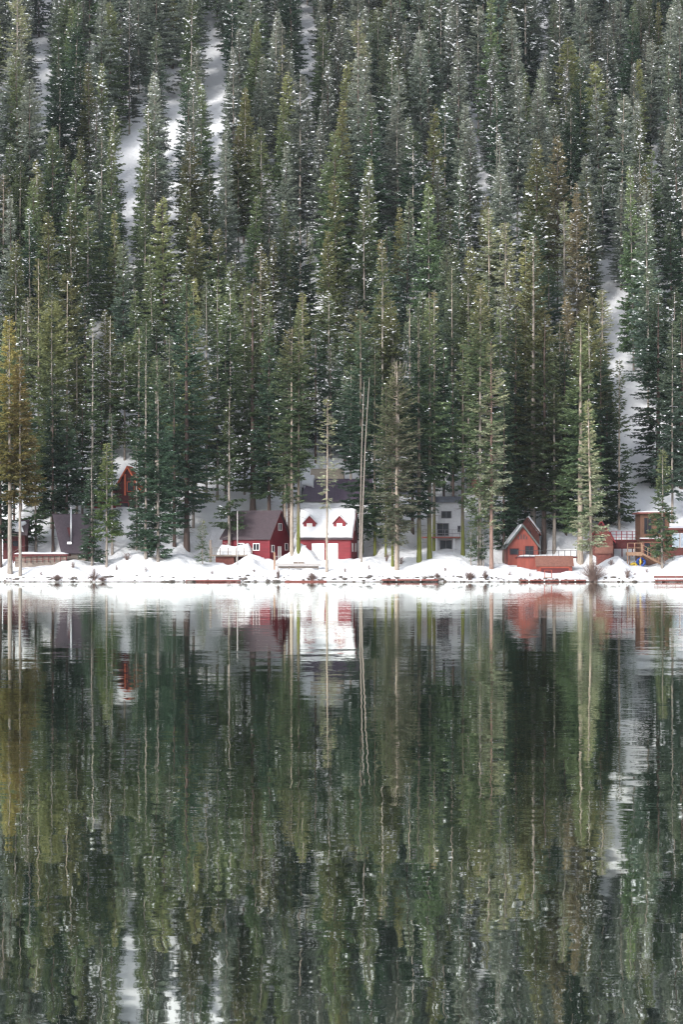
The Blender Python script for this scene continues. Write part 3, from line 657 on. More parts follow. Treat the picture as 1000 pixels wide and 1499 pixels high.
Q.walls(3); rf = Q.roof(PM['rustroof'], th=0.2); Q.window('front', 1.0, 1.2, 1.2, 1.2); 

# ------------------------------------------------------------------ docks, deck by the shore, poles
dk = empty('deck', (wx(403, 355), 354.2, wz(825, 354.5)), R_(1), 'grey railed deck on posts in front of the two red cabins', 'deck')
for k in range(9): MB().box(k*0.76, (k+1)*0.76-0.02, 0, 2.2, -0.12, 0.0).build('plank', PM['greywood'], dk)
MB().box(-0.05, 6.85, -0.05, 0.02, -0.38, -0.125).build('fascia', PM['greywood'], dk)
MB().box(0.5, 6.4, 0.3, 2.0, -0.7, -0.4).build('frame', PM['wood'], dk)
for u in (0.3, 2.0, 4.3, 6.3): MB().box(u, u+.14, 0.2, 0.34, -2.6, -0.125).build('support', PM['wood'], dk)
railing(dk, [(0.06, 0.06, 0), (6.75, 0.06, 0)], 1.05, PM['greywood'], PM['greywood'], 1.6, 0.045, (1.0,)); snow_pad(dk, 0.15, 6.0, 0.6, 2.1, 0.0, 0.4, 41)
MB().box(-0.25, 0.0, -0.08, 0.18, -0.9, 1.7).build('stair_post', PM['tanwood'], dk)
MB().box(2.7, 4.3, 0.15, 0.6, 0.0, 0.25).build('bench', PM['wood'], dk)
def dock(px0, px1, label, mat, z=0.28, y=349.9, dep=1.1, piles=True, blocks=3):
    r = empty('dock', (wx(px0, y), y, z), 0, label, 'dock', None); L = wx(px1, y)-wx(px0, y); n = max(2, round(L/1.1))
    for k in range(n): MB().box(k*L/n+.01, (k+1)*L/n-.01, -dep/2, dep/2, -0.1, rnd.uniform(0, .02)).build('plank', mat, r)
    MB().box(0, L, -dep/2-.05, -dep/2+.02, -0.22, -0.105).build('edge_beam', mat, r)
    for k in range(blocks): x = L*(k+0.6)/(blocks+0.3); MB().box(x-.1, x+.1, -dep/2-.13, -dep/2-.052, -0.2, -0.04).build('fender', PM['white'], r)
    for k in range(4): x = .2+k*(L-.4)/3; MB().box(x-.08, x+.08, -.1, .1, -1.2, -.101).build('pile', PM['wood'], r)
    return r
dock(272, 352, 'long low reddish dock on the shore below the maroon-roofed cabin', PM['redwood'], 0.30, blocks=0)
dock(417, 478, 'low dark dock at the water below the railed grey deck', PM['redwood'], 0.22, blocks=0)
r = dock(559, 641, 'low dock with a small railed platform below the grey house', PM['redwood'], 0.42, blocks=2)
railing(r, [(5.8, 0.4, 0), (8.2, 0.4, 0)], 0.95, PM['greywood'], PM['greywood'], 0.6, 0.03, (0.45, 1.0))
dock(761, 858, 'long low dock under the orange boathouse', PM['redwood'], 0.35, blocks=4)
r = dock(959, 1010, 'reddish plank dock with tall thin posts at the right edge', PM['redwood'], 0.35, 349.0, 1.4, blocks=0)
for x in (0.4, 1.7, 3.0): MB().box(x-.03, x+.03, -.65, -.58, -1.0, 1.15).build('mooring_post', PM['wood'], r)
MB().box(0, 5.1, 0.6, 0.7, 0.25, 0.55).build('back_rail', PM['redwood'], r)
def pole(px, pyb, pyt, label, mat, r=0.07, Y=None, cat='pole', lean=0):
    Y = Y or y_for_base(px, pyb); z = gz(wx(px, Y), Y)-0.4
    o = MB().tube([(0, 0, 0), (lean, 0, wz(pyt, Y)-z)], r, r*0.7, n=8).build('bare_pole', mat, None, True); o.location = (wx(px, Y), Y, z)
    tag(o, label, cat)
pole(347.5, 829, 748, 'tall thin pale pole standing in snow in front of the maroon-roofed cabin', PM['greywood'], 0.09)
pole(274, 806, 790, 'short white marker stake in snow by the big dark fir', PM['white'], 0.06)
pole(417.5, 849, 838, 'short dark stake at the water beside the grey deck', PM['wood'], 0.05)
pole(943, 700, 660, 'pale broken trunk snag above the red deck', BK['dead'], 0.2, 372) if False else None

# ------------------------------------------------------------------ trees
def prof_r(t, kind):
    if kind == 'spire': return np.clip((1-t)/0.70, 0, 1)**0.85*np.clip(0.75+t*3.0, 0, 1)
    if kind == 'cone': return (1-t)**0.85*np.clip(0.8+t*3.5, 0, 1)
    if kind == 'column': return np.clip((1-t)/0.35, 0, 1)**0.7*np.clip(0.5+t*2.5, 0, 1)
    if kind == 'pine': return (np.sin(np.pi*np.clip(t*0.93+0.07, 0, 1))**0.55)
def crown_mesh(name, seed, H, R, z0, kind='spire', dens=1.0, snow=60, snow_size=1.0, droop=0.0, gap=0.35, sticks=0, front=0.0, fine=1.0, lean=(0, 0)):
    g = np.random.default_rng(seed)
    dz = 0.40
    lv = np.arange(z0, H-0.35, dz); nb = 6
    zb = np.repeat(lv, nb)+g.uniform(-0.2, 0.2, len(lv)*nb)
    t = np.clip((zb-z0)/(H-z0), 0, 1)
    az = g.uniform(0, 2*np.pi, len(zb))
    lump = 0.78+0.5*(vnoise(az*1.6+seed, zb*0.35+seed*3.1, 1)-0.2)
    L = R*prof_r(t, kind)*g.uniform(0.62, 1.1, len(zb))*lump+0.18
    keep = g.uniform(0, 1, len(zb)) > gap*(vnoise(az*1.3+seed*1.7, zb*0.6, 2) > 0.52)*1.6
    if front:
        da = np.abs((az+np.pi/2+np.pi) % (2*np.pi)-np.pi)
        keep &= ~((da < 0.75) & (g.uniform(0, 1, len(zb)) < front) & (t > 0.15))
    zb, t, az, L = zb[keep], t[keep], az[keep], L[keep]
    el = -0.22-droop+0.75*t**2+g.uniform(-0.13, 0.13, len(zb))
    ca, sa = np.cos(az), np.sin(az)
    lx = lean[0]*(zb/H)**1.5; ly = lean[1]*(zb/H)**1.5
    # sprays
    n = np.clip((L/0.062*dens/fine).astype(int), 7, 80)
    I = np.repeat(np.arange(len(zb)), n); N = len(I)
    s = g.uniform(0.08, 1, N)**0.75
    Li, ai, ei, ti = L[I], az[I], el[I], t[I]
    P = np.stack([lx[I]+ca[I]*Li*s, ly[I]+sa[I]*Li*s, zb[I]+Li*(ei*s+0.16*s*s)], -1)+g.normal(0, 0.07, (N, 3))
    side = g.choice([-1, 1], N); da = side*g.uniform(0.2, 1.25, N)*(1.15-0.5*s)
    dz_ = g.uniform(-0.5, 0.22, N)+0.35*ti
    d = np.stack([np.cos(ai+da), np.sin(ai+da), dz_], -1); d /= np.linalg.norm(d, axis=1)[:, None]
    ln = (0.40+0.45*(1-s)*np.clip(Li/2.5, 0.3, 1.2))*g.uniform(0.7, 1.25, N)*fine
    wd = ln*g.uniform(0.24, 0.40, N)
    hz = np.cross(d, np.array([0, 0, 1.0])); hz /= np.linalg.norm(hz, axis=1)[:, None]
    vv = np.cross(hz, d); ro = g.uniform(-1.0, 1.0, N)
    sd = hz*np.cos(ro)[:, None]+vv*np.sin(ro)[:, None]
    tip = P+d*ln[:, None]; tip[:, 2] -= ln*0.10
    mid = P+d*(ln*0.45)[:, None]
    V = np.stack([P, mid+sd*(wd/2)[:, None], tip, mid-sd*(wd/2)[:, None]], 1).reshape(-1, 3)
    Fq = np.arange(N*4).reshape(N, 4)
    tint = np.repeat(np.clip(g.beta(1.6, 2.4, N)+0.22*(vnoise(ai*2+5, zb[I]*1.1, 3)-0.5), 0, 1), 4)
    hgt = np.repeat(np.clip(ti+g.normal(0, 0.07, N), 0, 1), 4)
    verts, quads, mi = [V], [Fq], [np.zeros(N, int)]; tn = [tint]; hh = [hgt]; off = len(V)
    # bough wood
    if sticks:
        K = g.permutation(len(zb))[:int(len(zb)*sticks)]
        Lk = L[K]*g.uniform(0.9, 1.15, len(K))
        a = np.stack([lx[K], ly[K], zb[K]], -1)
        c = a+np.stack([ca[K]*Lk, sa[K]*Lk, Lk*(el[K]+0.12)], -1)
        m_ = (a+c)/2; m_[:, 2] -= Lk*0.05
        up = np.array([0, 0, 1.0]); sdv = np.stack([-sa[K], ca[K], 0*ca[K]], -1)
        r0 = 0.045
        ring = []
        for q, (p, rr) in enumerate(((a, r0), (m_, r0*0.7), (c, 0.012))):
            for k in range(3):
                an = 2*np.pi*k/3+0.5; ring.append(p+sdv*math.cos(an)*rr+up*math.sin(an)*rr)
        ring = np.stack(ring, 1)          # K,9,3
        base = off+np.arange(len(K))*9; fs = []
        for q in (0, 3):
            for k in range(3):
                k2 = (k+1) % 3; fs.append(np.stack([base+q+k, base+q+k2, base+q+3+k2, base+q+3+k], -1))
        fs = np.concatenate(fs); verts.append(ring.reshape(-1, 3)); quads.append(fs); mi.append(np.full(len(fs), 2)); tn.append(np.zeros(len(K)*9)); hh.append(np.zeros(len(K)*9)); off += len(K)*9
    # snow clumps on the upper side of boughs
    if snow:
        bw = np.clip(g.uniform(-1.2, 1, len(zb)), 0, 1)*(0.35+0.65*(vnoise(zb*0.5+seed, az*0.8, 4) > 0.45)); w_ = (s > 0.3)*bw[I]+0.002; J = g.choice(N, snow, p=w_/w_.sum()); c = P[J]+g.normal(0, 0.05, (snow, 3))+np.array([0, 0, 0.06]); 
        sz = np.clip(g.gamma(1.6, 0.05, snow), 0, 0.24)*snow_size+0.04
        ax = np.stack([np.cos(ai[J]), np.sin(ai[J]), ei[J]*0.5], -1); sy = np.stack([-np.sin(ai[J]), np.cos(ai[J]), np.zeros(snow)], -1)
        upv = np.array([0, 0, 1.0])
        k1 = g.uniform(0.9, 1.6, snow)*sz; k2 = g.uniform(0.8, 1.7, snow)*sz; k3 = g.uniform(0.35, 0.6, snow)*sz
        # low mound: square ring below, smaller ring above
        pts = []
        for a_, b_, u_, h_ in ((1, 0, 1, -0.5), (0, 1, 1, -0.3), (-1, 0, 1, 0), (0, -1, 1, -0.3), (.45, .45, 1, 0.9), (-.45, .45, 1, 1.0), (-.45, -.45, 1, 0.9), (.45, -.45, 1, 0.8)):
            pts.append(c+ax*(k1*a_)[:, None]+sy*(k2*b_)[:, None]+upv*(k3*h_)[:, None]+g.normal(0, 0.02, (snow, 3)))
        pts = np.stack(pts, 1); base = off+np.arange(snow)*8
        fl = [(0, 4, 5, 1), (1, 5, 6, 2), (2, 6, 7, 3), (3, 7, 4, 0), (4, 7, 6, 5), (0, 1, 2, 3)]
        fs = np.concatenate([np.stack([base+q for q in f_], -1) for f_ in fl])
        verts.append(pts.reshape(-1, 3)); quads.append(fs); mi.append(np.full(len(fs), 1)); tn.append(np.zeros(snow*8)); hh.append(np.zeros(snow*8)); off += snow*8
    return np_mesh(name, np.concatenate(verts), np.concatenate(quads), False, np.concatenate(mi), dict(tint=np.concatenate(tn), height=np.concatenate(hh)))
def trunk_mesh(name, seed, H, r, lean=(0, 0), top=0.03, n=8, dead=0, z0=6.0):
    g = np.random.default_rng(seed); m = 12; V = []; Z = np.linspace(-1.2, H, m)
    for j, z in enumerate(Z):
        t_ = max(0, z/H); rr = r*(1-t_)**0.8+top+(0.35*r*math.exp(-max(z, 0)/0.5)); cxx = lean[0]*t_**1.5+(g.normal(0, 0.02) if j > 1 else 0); cyy = lean[1]*t_**1.5
        for k in range(n):
            a = 2*math.pi*k/n; V.append((cxx+math.cos(a)*rr, cyy+math.sin(a)*rr, z))
    idx = np.arange(m*n).reshape(m, n); f = np.stack([idx[:-1], np.roll(idx[:-1], -1, 1), np.roll(idx[1:], -1, 1), idx[1:]], -1).reshape(-1, 4)
    V = np.array(V)
    if dead:       # short dead snags of old boughs below the crown
        vs_, fs_ = [V], [f]; off = len(V)
        for q in range(dead):
            z = g.uniform(z0*0.35, z0*1.1) if z0 < H*0.8 else g.uniform(H*0.15, H*0.97)
            a = g.uniform(0, 2*math.pi); L = g.uniform(0.5, 1.9)*(1-0.5*z/H); dv = np.array([math.cos(a), math.sin(a), g.uniform(-0.45, 0.25)])
            p = np.array([lean[0]*(z/H)**1.5, lean[1]*(z/H)**1.5, z]); c = p+dv*L; s_ = np.array([-math.sin(a), math.cos(a), 0]); u_ = np.array([0, 0, 1.0])
            ring = [pp+s_*math.cos(b_)*rr+u_*math.sin(b_)*rr for pp, rr in ((p, 0.045), (c, 0.012)) for b_ in (0.5, 2.6, 4.7)]
            vs_.append(np.array(ring)); fs_.append(np.array([(off+k, off+(k+1) % 3, off+3+(k+1) % 3, off+3+k) for k in range(3)])); off += 6
        V = np.concatenate(vs_); f = np.concatenate(fs_)
    return np_mesh(name, V, f, True, None, dict(zz=V[:, 2]))

def make_tree(name, label, cat, X, Y, z, tm, cm, bk, fo, group=None, rz=0, sc=(1, 1, 1), tint_sticks='grey'):
    r = empty(name, (X, Y, z), rz, label, cat, group); r.scale = sc
    for nm, me, mats in (('trunk', tm, [bk]), ('crown', cm, [fo, M_clump, BK[tint_sticks]])):
        if me is None: continue
        if not me.materials:
            for q in mats: me.materials.append(q)
        o = bpy.data.objects.new(nm, me); C.objects.link(o); o.parent = r
        for i, q in enumerate(mats):
            o.material_slots[i].link = 'OBJECT'; o.material_slots[i].material = q
    return r

# trees of the shore, one by one: x, base row, top row, half width (px), crown bottom row, foliage, bark, trunk radius, options, label
G1 = 'conifers standing along the snowy shore'
HERO = [
 (14, 840, 460, 36, 700, 'gold', 'grey', .33, dict(kind='cone', snow=6, gap=.2, dens=1.3), 'tall golden-topped conifer at the left edge of the shore'),
 (29, 843, 520, 30, 735, 'gold', 'grey', .22, dict(kind='cone', snow=6, gap=.25, dens=1.2), 'shorter olive-gold conifer just right of the tallest golden one'),
 (155.5, 831, 648, 23, 790, 'bright', 'grey', .17, dict(kind='cone', snow=25, snow_size=.6), 'small bright green fir with bare lower trunk right of the A-frame house'),
 (134, 828, 662, 20, 818, 'dark', 'grey', .15, dict(kind='cone', snow=45, snow_size=.6), 'small dark green fir touching the mauve A-frame roof'),
 (231, 822, 520, 27, 812, 'dark', 'grey', .22, dict(snow=60, snow_size=.7), 'tall dark fir with low boughs behind the snow mound at left'),
 (213, 818, 470, 20, 800, 'dark', 'grey', .2, dict(snow=60, snow_size=.7), 'narrow dark fir left of the low-boughed dark fir'),
 (273, 803, 400, 36, 745, 'dark', 'dark', .42, dict(snow=40, snow_size=.8), 'very tall dark fir with thick dark trunk left of the bare pole'),
 (255, 800, 545, 26, 770, 'dark', 'dark', .25, dict(kind='cone', snow=25), 'broad dark fir just left of the thick dark trunk'),
 (335, 826, 568, 24, 770, 'green', 'grey', .22, dict(kind='cone', snow=70, snow_size=.7, gap=.5), 'snow-flecked fir in front of the left end of the maroon roof'),
 (296, 826, 760, 12, 820, 'green', 'grey', .06, dict(kind='cone', snow=8, snow_size=.4), 'small fir sapling left of the snowy deck'),
 (370, 752, 415, 36, 715, 'green', 'dark', .45, dict(snow=60, droop=.1), 'huge fir with thick bare trunk rising behind the maroon-roofed cabin'),
 (394, 760, 470, 22, 720, 'dark', 'dark', .25, dict(snow=40), 'dark fir between the two red cabins, behind them'),
 (427, 811, 478, 27, 735, 'tipgold', 'pale', .26, dict(kind='column', snow=14, gap=.4, sticks=.4), 'olive conifer with gold tip and pale trunk between the red cabins'),
 (417, 811, 610, 16, 740, 'olive', 'pale', .2, dict(kind='column', snow=6, gap=.6, sticks=.8), 'leaning thin pale tree left of the gold-tipped conifer'),
 (437, 809, 452, 17, 700, 'green', 'moss', .24, dict(snow=40), 'fir with yellow mossy trunk against the white-roofed cabin'),
 (423, 808, 520, 14, 690, 'dark', 'dark', .2, dict(snow=20), 'dark trunked fir squeezed between the red cabins'),
 (478.5, 838, 580, 13, 745, 'grey', 'pale', .17, dict(kind='column', snow=6, gap=.6, sticks=.8, dens=.4), 'slim sparse tree standing before the white-roofed cabin'),
 (529, 814, 455, 29, 770, 'dark', 'moss', .33, dict(snow=40, front=.3), 'broad dark fir with mossy trunk right of the white-roofed cabin'),
 (549, 813, 505, 30, 785, 'dark', 'moss', .2, dict(snow=30), 'dark low-boughed fir right of the leaning dead poles'),
 (565, 816, 560, 18, 780, 'green', 'moss', .15, dict(snow=10), 'slim fir with mossy stem left of the brush-topped tree'),
 (575, 830, 600, 14, 770, 'olive', 'moss', .2, dict(snow=4, gap=.6, sticks=.6, dens=.6), 'mossy stem close beside the brush-topped pale tree'),
 (581, 834, 528, 30, 795, 'grey', 'pale', .27, dict(kind='column', snow=6, gap=.3, sticks=1.0, dens=.8), 'pale grey-green tree with a brush of bare tips in the middle of the shore'),
 (614, 822, 448, 26, 755, 'dark', 'moss', .33, dict(snow=45), 'fir with the leftmost of the thick green mossy trunks by the grey house'),
 (629, 817, 432, 26, 712, 'green', 'moss', .33, dict(snow=45), 'fir with the middle thick mossy trunk by the grey house'),
 (636, 806, 470, 26, 700, 'dark', 'moss', .25, dict(snow=30), 'fir just behind the middle mossy trunk beside the balcony'),
 (678, 813, 500, 15, 740, 'green', 'moss', .27, dict(kind='column', snow=30, gap=.6), 'slim fir with mossy trunk right of the grey house'),
 (703, 827, 415, 27, 770, 'tipgold', 'grey', .27, dict(kind='column', snow=25, gap=.4, sticks=.6, dens=.8), 'tall olive tree just left of the bare grey one'),
 (720, 833, 500, 24, 770, 'grey', 'red', .27, dict(kind='column', snow=6, gap=.5, sticks=1.0, dens=.5), 'tall sparse grey tree with many bare boughs left of the orange cabin'),
 (738, 824, 545, 26, 800, 'dark', 'dark', .2, dict(snow=20), 'dark fir directly left of the orange cabin'),
 (690, 828, 770, 11, 815, 'green', 'grey', .06, dict(kind='cone', snow=4, snow_size=.4), 'young fir at the left of a sapling clump below the red house'),
 (700, 829, 752, 12, 818, 'green', 'grey', .07, dict(kind='cone', snow=4, snow_size=.4), 'taller young fir in the middle of the sapling clump'),
 (708, 829, 774, 11, 815, 'dark', 'grey', .06, dict(kind='cone', snow=4, snow_size=.4), 'young fir at the right of the sapling clump'),
 (781, 790, 345, 42, 740, 'olive', 'grey', .45, dict(snow=70, gap=.3, front=.3), 'tallest pale olive fir rising high behind the orange cabin'),
 (797, 807, 452, 38, 745, 'tipgold', 'dark', .38, dict(snow=20, front=.4), 'big green fir with orange tip and dark trunk by the orange cabin'),
 (812, 806, 560, 24, 755, 'green', 'grey', .27, dict(snow=14), 'fir with stout grey trunk above the orange deck'),
 (850, 824, 470, 33, 775, 'green', 'pale', .45, dict(snow=40), 'fir with very stout pale trunk at the right end of the orange deck'),
 (866, 845, 585, 25, 800, 'grey', 'pale', .25, dict(kind='cone', snow=8, gap=.35, sticks=.8, dens=.8, lean=(-.5, 0)), 'pale leaning conifer rising from the big bare bush'),
 (907, 775, 525, 24, 760, 'green', 'pale', .2, dict(kind='cone', snow=45), 'fir with a pale stem behind the red deck'),
 (889, 772, 560, 24, 765, 'dark', 'dark', .2, dict(snow=25), 'dark fir left of the pale-stemmed fir above the red deck'),
 (970, 832, 655, 22, 812, 'green', 'grey', .17, dict(kind='cone', snow=10), 'young green fir in front of the brown house'),
 (964, 712, 428, 38, 705, 'dark', 'dark', .4, dict(snow=60, droop=.1), 'very large dark fir at the right above the brown house'),
 (999, 715, 455, 38, 700, 'dark', 'dark', .4, dict(snow=70), 'large dark fir cut by the right edge of the picture'),
 (909, 700, 840, 0, 0, None, None, 0, None, None),
 (77, 812, 560, 24, 745, 'dark', 'dark', .22, dict(snow=40), 'dark fir behind the ridge of the A-frame house'),
 (97, 790, 600, 26, 750, 'dark', 'dark', .25, dict(snow=40), 'low dark fir above the mauve roof'),
 (52, 812, 640, 24, 790, 'green', 'grey', .2, dict(snow=10), 'green fir between golden conifer and mauve roof'),
 (64, 760, 560, 24, 700, 'dark', 'dark', .25, dict(snow=25), 'dark thick trunked fir behind the snow left of the A-frame roof'),
 (164, 812, 605, 13, 775, 'dark', 'grey', .16, dict(kind='cone', snow=30, snow_size=.6), 'slim dark fir just right of the small bright green fir'),
 (200, 806, 640, 13, 800, 'dark', 'grey', .18, dict(kind='cone', snow=45, snow_size=.6), 'small slim dark fir just right of the bright orange gabled house'),
 (664, 765, 545, 13, 690, 'dark', 'dark', .2, dict(snow=35), 'dark fir rising behind the flat grey roof'),
 (755, 790, 440, 30, 775, 'dark', 'dark', .3, dict(snow=50), 'dark fir left of the tallest olive fir'),
 (828, 780, 500, 27, 770, 'dark', 'dark', .3, dict(snow=30), 'dark fir between the orange-tipped fir and the stout pale trunk'),
 (0, 830, 560, 24, 790, 'dark', 'dark', .25, dict(snow=10), 'dark fir behind the golden conifers, cut by the left edge'),
 (604, 780, 560, 19, 712, 'dark', 'dark', .25, dict(snow=30), 'dark fir between the brush-topped tree and the first mossy trunk'),
]
occupied = []
for i, (px, pb, pt, hw, pc, fo, bk, tr, op, lab) in enumerate(HERO):
    if not lab: continue
    Y = y_for_base(px, pb); X = wx(px, Y); z = gz(X, Y); H = wz(pt, Y)-z; Rr = hw/F*Y*1.22; z0 = max(0.6, wz(pc, Y)-z)
    op = dict(op); op['snow_size'] = op.get('snow_size', 1)*.7; op['snow'] = int(op.get('snow', 10)*1.2); ln = op.get('lean', (rnd.uniform(-.15, .15), 0)); op['lean'] = ln
    small = H < 10
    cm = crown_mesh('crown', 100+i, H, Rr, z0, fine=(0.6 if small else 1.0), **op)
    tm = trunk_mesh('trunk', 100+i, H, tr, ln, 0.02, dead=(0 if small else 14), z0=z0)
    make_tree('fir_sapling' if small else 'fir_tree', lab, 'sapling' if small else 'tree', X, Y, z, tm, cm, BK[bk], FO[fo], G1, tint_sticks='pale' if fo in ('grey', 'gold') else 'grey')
    occupied.append((X, Y))
# brush of bare tips on the middle tree; two leaning dead stems
Yc = y_for_base(581, 834); X0 = wx(581, Yc)
dt = empty('dead_tree', (X0+0.3, Yc+1.6, gz(X0+.3, Yc+1.6)), 0, 'bare pale top of many upright stems rising behind the brush-topped tree', 'tree', 'bare dead trees')
ztop = wz(520, Yc)-dt.location.z
dt_t = MB().tube([(0, 0, -1), (0, 0, ztop*0.5), (0, 0, ztop-2.5)], 0.16, 0.06, n=6)
dt_t.build('trunk', BK['dead'], dt, True)
for k in range(14):
    a = rnd.uniform(0, 6.28); r_ = rnd.uniform(0.3, 1.5); h = rnd.uniform(-1.2, 0.3)-r_*0.6; zb = ztop-rnd.uniform(2.6, 4.5)
    MB().tube([(0, 0, zb), (math.cos(a)*r_*.7, math.sin(a)*r_*.7, zb+1.2), (math.cos(a)*r_, math.sin(a)*r_, ztop+h)], 0.05, 0.02, n=4).build('branch', BK['dead'], dt)
for (xb, pb, xt, pt, lab) in ((529.5, 823, 541, 552, 'longest pale dead stem leaning right, beside the white-roofed cabin'), (527, 818, 533, 560, 'thin dead stem leaning slightly, left of the longest leaning dead stem')):
    Y = y_for_base(xb, pb); X = wx(xb, Y); z = gz(X, Y); H = wz(pt, Y)-z; lx = wx(xt, Y)-X
    r = empty('dead_tree', (X, Y, z), 0, lab, 'tree', 'bare dead trees')
    mesh_obj('trunk', trunk_mesh('trunk', 900, H, 0.10, (lx, 0), 0.04, dead=10, z0=H), r, [BK['grey']])

# middle band: x, top row, height m, foliage, bark, snow, radius m
MID = [(98, 400, 34, 'olive', 'pale', 70, 3.2), (56, 378, 34, 'olive', 'pale', 60, 3), (135, 465, 33, 'green', 'dead', 50, 2.6), (161, 462, 33, 'olive', 'dead', 40, 2.8), (203, 480, 31, 'green', 'pale', 60, 2.6),
 (228, 520, 30, 'green', 'dead', 70, 2.3), (283, 405, 40, 'olive', 'grey', 50, 3.6), (302, 408, 36, 'cold', 'grey', 110, 2.8), (318, 405, 36, 'green', 'grey', 90, 2.6), (82, 510, 28, 'cold', 'pale', 60, 2.2), (75, 440, 36, 'olive', 'grey', 20, 3.8),
 (358, 418, 34, 'green', 'grey', 80, 2.6), (393, 443, 34, 'green', 'grey', 50, 3), (443, 428, 36, 'olive', 'pale', 60, 2.8), (484, 505, 19, 'cold', 'grey', 70, 2.4), (527, 453, 33, 'tipgold', 'grey', 20, 3.2),
 (560, 420, 36, 'olive', 'dead', 60, 3.2), (600, 445, 30, 'cold', 'pale', 60, 2.3), (636, 425, 34, 'tipgold', 'dead', 30, 2.8), (662, 392, 36, 'cold', 'pale', 70, 2.6), (686, 400, 36, 'green', 'grey', 70, 2.4), (703, 418, 36, 'olive', 'pale', 50, 2.8),
 (733, 450, 32, 'green', 'grey', 40, 2.6), (770, 348, 44, 'olive', 'grey', 50, 3.8), (852, 490, 28, 'olive', 'pale', 25, 2.4), (863, 448, 34, 'olive', 'dead', 50, 3), (820, 470, 30, 'green', 'grey', 40, 2.6), (10, 470, 30, 'green', 'grey', 50, 2.8),
 (30, 455, 32, 'green', 'grey', 60, 2.6), (112, 520, 26, 'olive', 'pale', 20, 2.2), (182, 500, 28, 'green', 'grey', 60, 2.6), (248, 490, 30, 'cold', 'grey', 60, 2.6), (330, 470, 28, 'dark', 'grey', 60, 2.6), (462, 470, 24, 'dark', 'dark', 50, 2.6),
 (505, 490, 28, 'dark', 'dark', 40, 2.6), (575, 480, 30, 'green', 'grey', 40, 2.4), (615, 460, 30, 'green', 'grey', 40, 2.4), (650, 500, 26, 'dark', 'dark', 40, 2.4), (720, 500, 28, 'dark', 'dark', 30, 2.6), (752, 500, 27, 'green', 'dark', 30, 2.6),
 (835, 540, 24, 'dark', 'dark', 30, 2.4), (880, 500, 30, 'dark', 'dark', 40, 2.8), (148, 560, 22, 'dark', 'dark', 30, 2.6), (120, 590, 22, 'dark', 'dark', 30, 2.6), (20, 580, 24, 'dark', 'dark', 20, 2.6), (415, 520, 27, 'dark', 'dark', 40, 2.6), (985, 470, 32, 'cold', 'grey', 60, 3)]
WORD = dict(green='green', olive='olive green', dark='dark green', cold='blue-green', tipgold='gold-tipped', gold='golden', grey='grey-green', bright='bright green', brown='rusty brown', frost_haze='haze-tinted frosted')
BARKW = dict(pale='pale', grey='grey', dark='dark', dead='whitish', moss='mossy', red='reddish')
LM = [(0, 'above the golden conifers'), (60, 'above the A-frame house'), (125, 'above the orange house'), (200, 'above the dark low-boughed firs'), (262, 'left of the maroon-roofed cabin'), (340, 'above the maroon-roofed cabin'),
      (430, 'above the white-roofed cabin'), (500, 'above the leaning dead stems'), (550, 'above the brush-topped tree'), (600, 'above the thick mossy trunks'), (655, 'above the grey house'), (695, 'above the sparse grey trees'),
      (745, 'above the orange cabin'), (815, 'above the stout pale trunk'), (870, 'above the red deck'), (935, 'above the brown house')]
def landmark(px): return [w_ for a, w_ in LM if px >= a][-1] if px >= 0 else LM[0][1]
used_lab = {}
for i, (px, pt, H, fo, bk, sn, Rr) in enumerate(MID):
    Y = y_for_height(px, pt, H, 396 if (430 < px < 625 or 150 < px < 210 or 690 < px < 745) else 374); X = wx(px, Y); z = gz(X, Y); H = wz(pt, Y)-z; Rr *= 1.2
    pale = bk in ('pale', 'dead')
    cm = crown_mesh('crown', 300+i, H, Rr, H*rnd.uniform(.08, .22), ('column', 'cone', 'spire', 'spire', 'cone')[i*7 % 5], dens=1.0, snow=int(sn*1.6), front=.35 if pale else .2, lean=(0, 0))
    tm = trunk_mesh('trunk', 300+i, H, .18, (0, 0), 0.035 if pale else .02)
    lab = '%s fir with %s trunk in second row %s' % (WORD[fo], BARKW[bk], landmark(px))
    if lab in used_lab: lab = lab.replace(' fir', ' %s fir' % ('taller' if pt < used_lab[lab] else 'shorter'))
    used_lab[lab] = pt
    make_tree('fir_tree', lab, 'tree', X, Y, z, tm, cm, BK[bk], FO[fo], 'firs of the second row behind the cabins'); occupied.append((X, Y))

# hillside forest: variants shared by many trees
VAR = []; g_w = [1.3, 1.55, 1.45, 1.3, 1.5, 1.2, 1.4, 1.6, 1.3, 1.4, 1.55, 1.35]
SPEC = [('spire', 2.7, .16, 170, .3, .1), ('spire', 3.1, .10, 120, .35, .1), ('cone', 3.2, .06, 150, .3, .1), ('column', 2.3, .2, 130, .45, .55), ('spire', 2.4, .15, 210, .4, .2), ('cone', 3.1, .10, 80, .3, .1),
        ('cone', 2.6, .12, 170, .4, .1), ('cone', 2.8, .10, 200, .4, .2), ('spire', 3.2, .22, 110, .4, .1), ('spire', 2.2, .1, 150, .5, .6), ('cone', 2.5, .06, 70, .35, .1), ('spire', 2.7, .25, 150, .35, .2)]
for i, (k, R0, zb, sn, gp, fr) in enumerate(SPEC):
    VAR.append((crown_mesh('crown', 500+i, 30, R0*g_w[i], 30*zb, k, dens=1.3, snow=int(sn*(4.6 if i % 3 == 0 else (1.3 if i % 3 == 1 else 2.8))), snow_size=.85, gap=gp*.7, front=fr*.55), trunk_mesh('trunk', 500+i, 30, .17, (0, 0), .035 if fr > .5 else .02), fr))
SPARSE = (crown_mesh('crown', 560, 28, 3.0, 3, 'column', dens=.6, snow=150, gap=.45, sticks=.9, front=.4), trunk_mesh('trunk', 560, 28, .18, (0, 0), .04, dead=30, z0=28), 1)
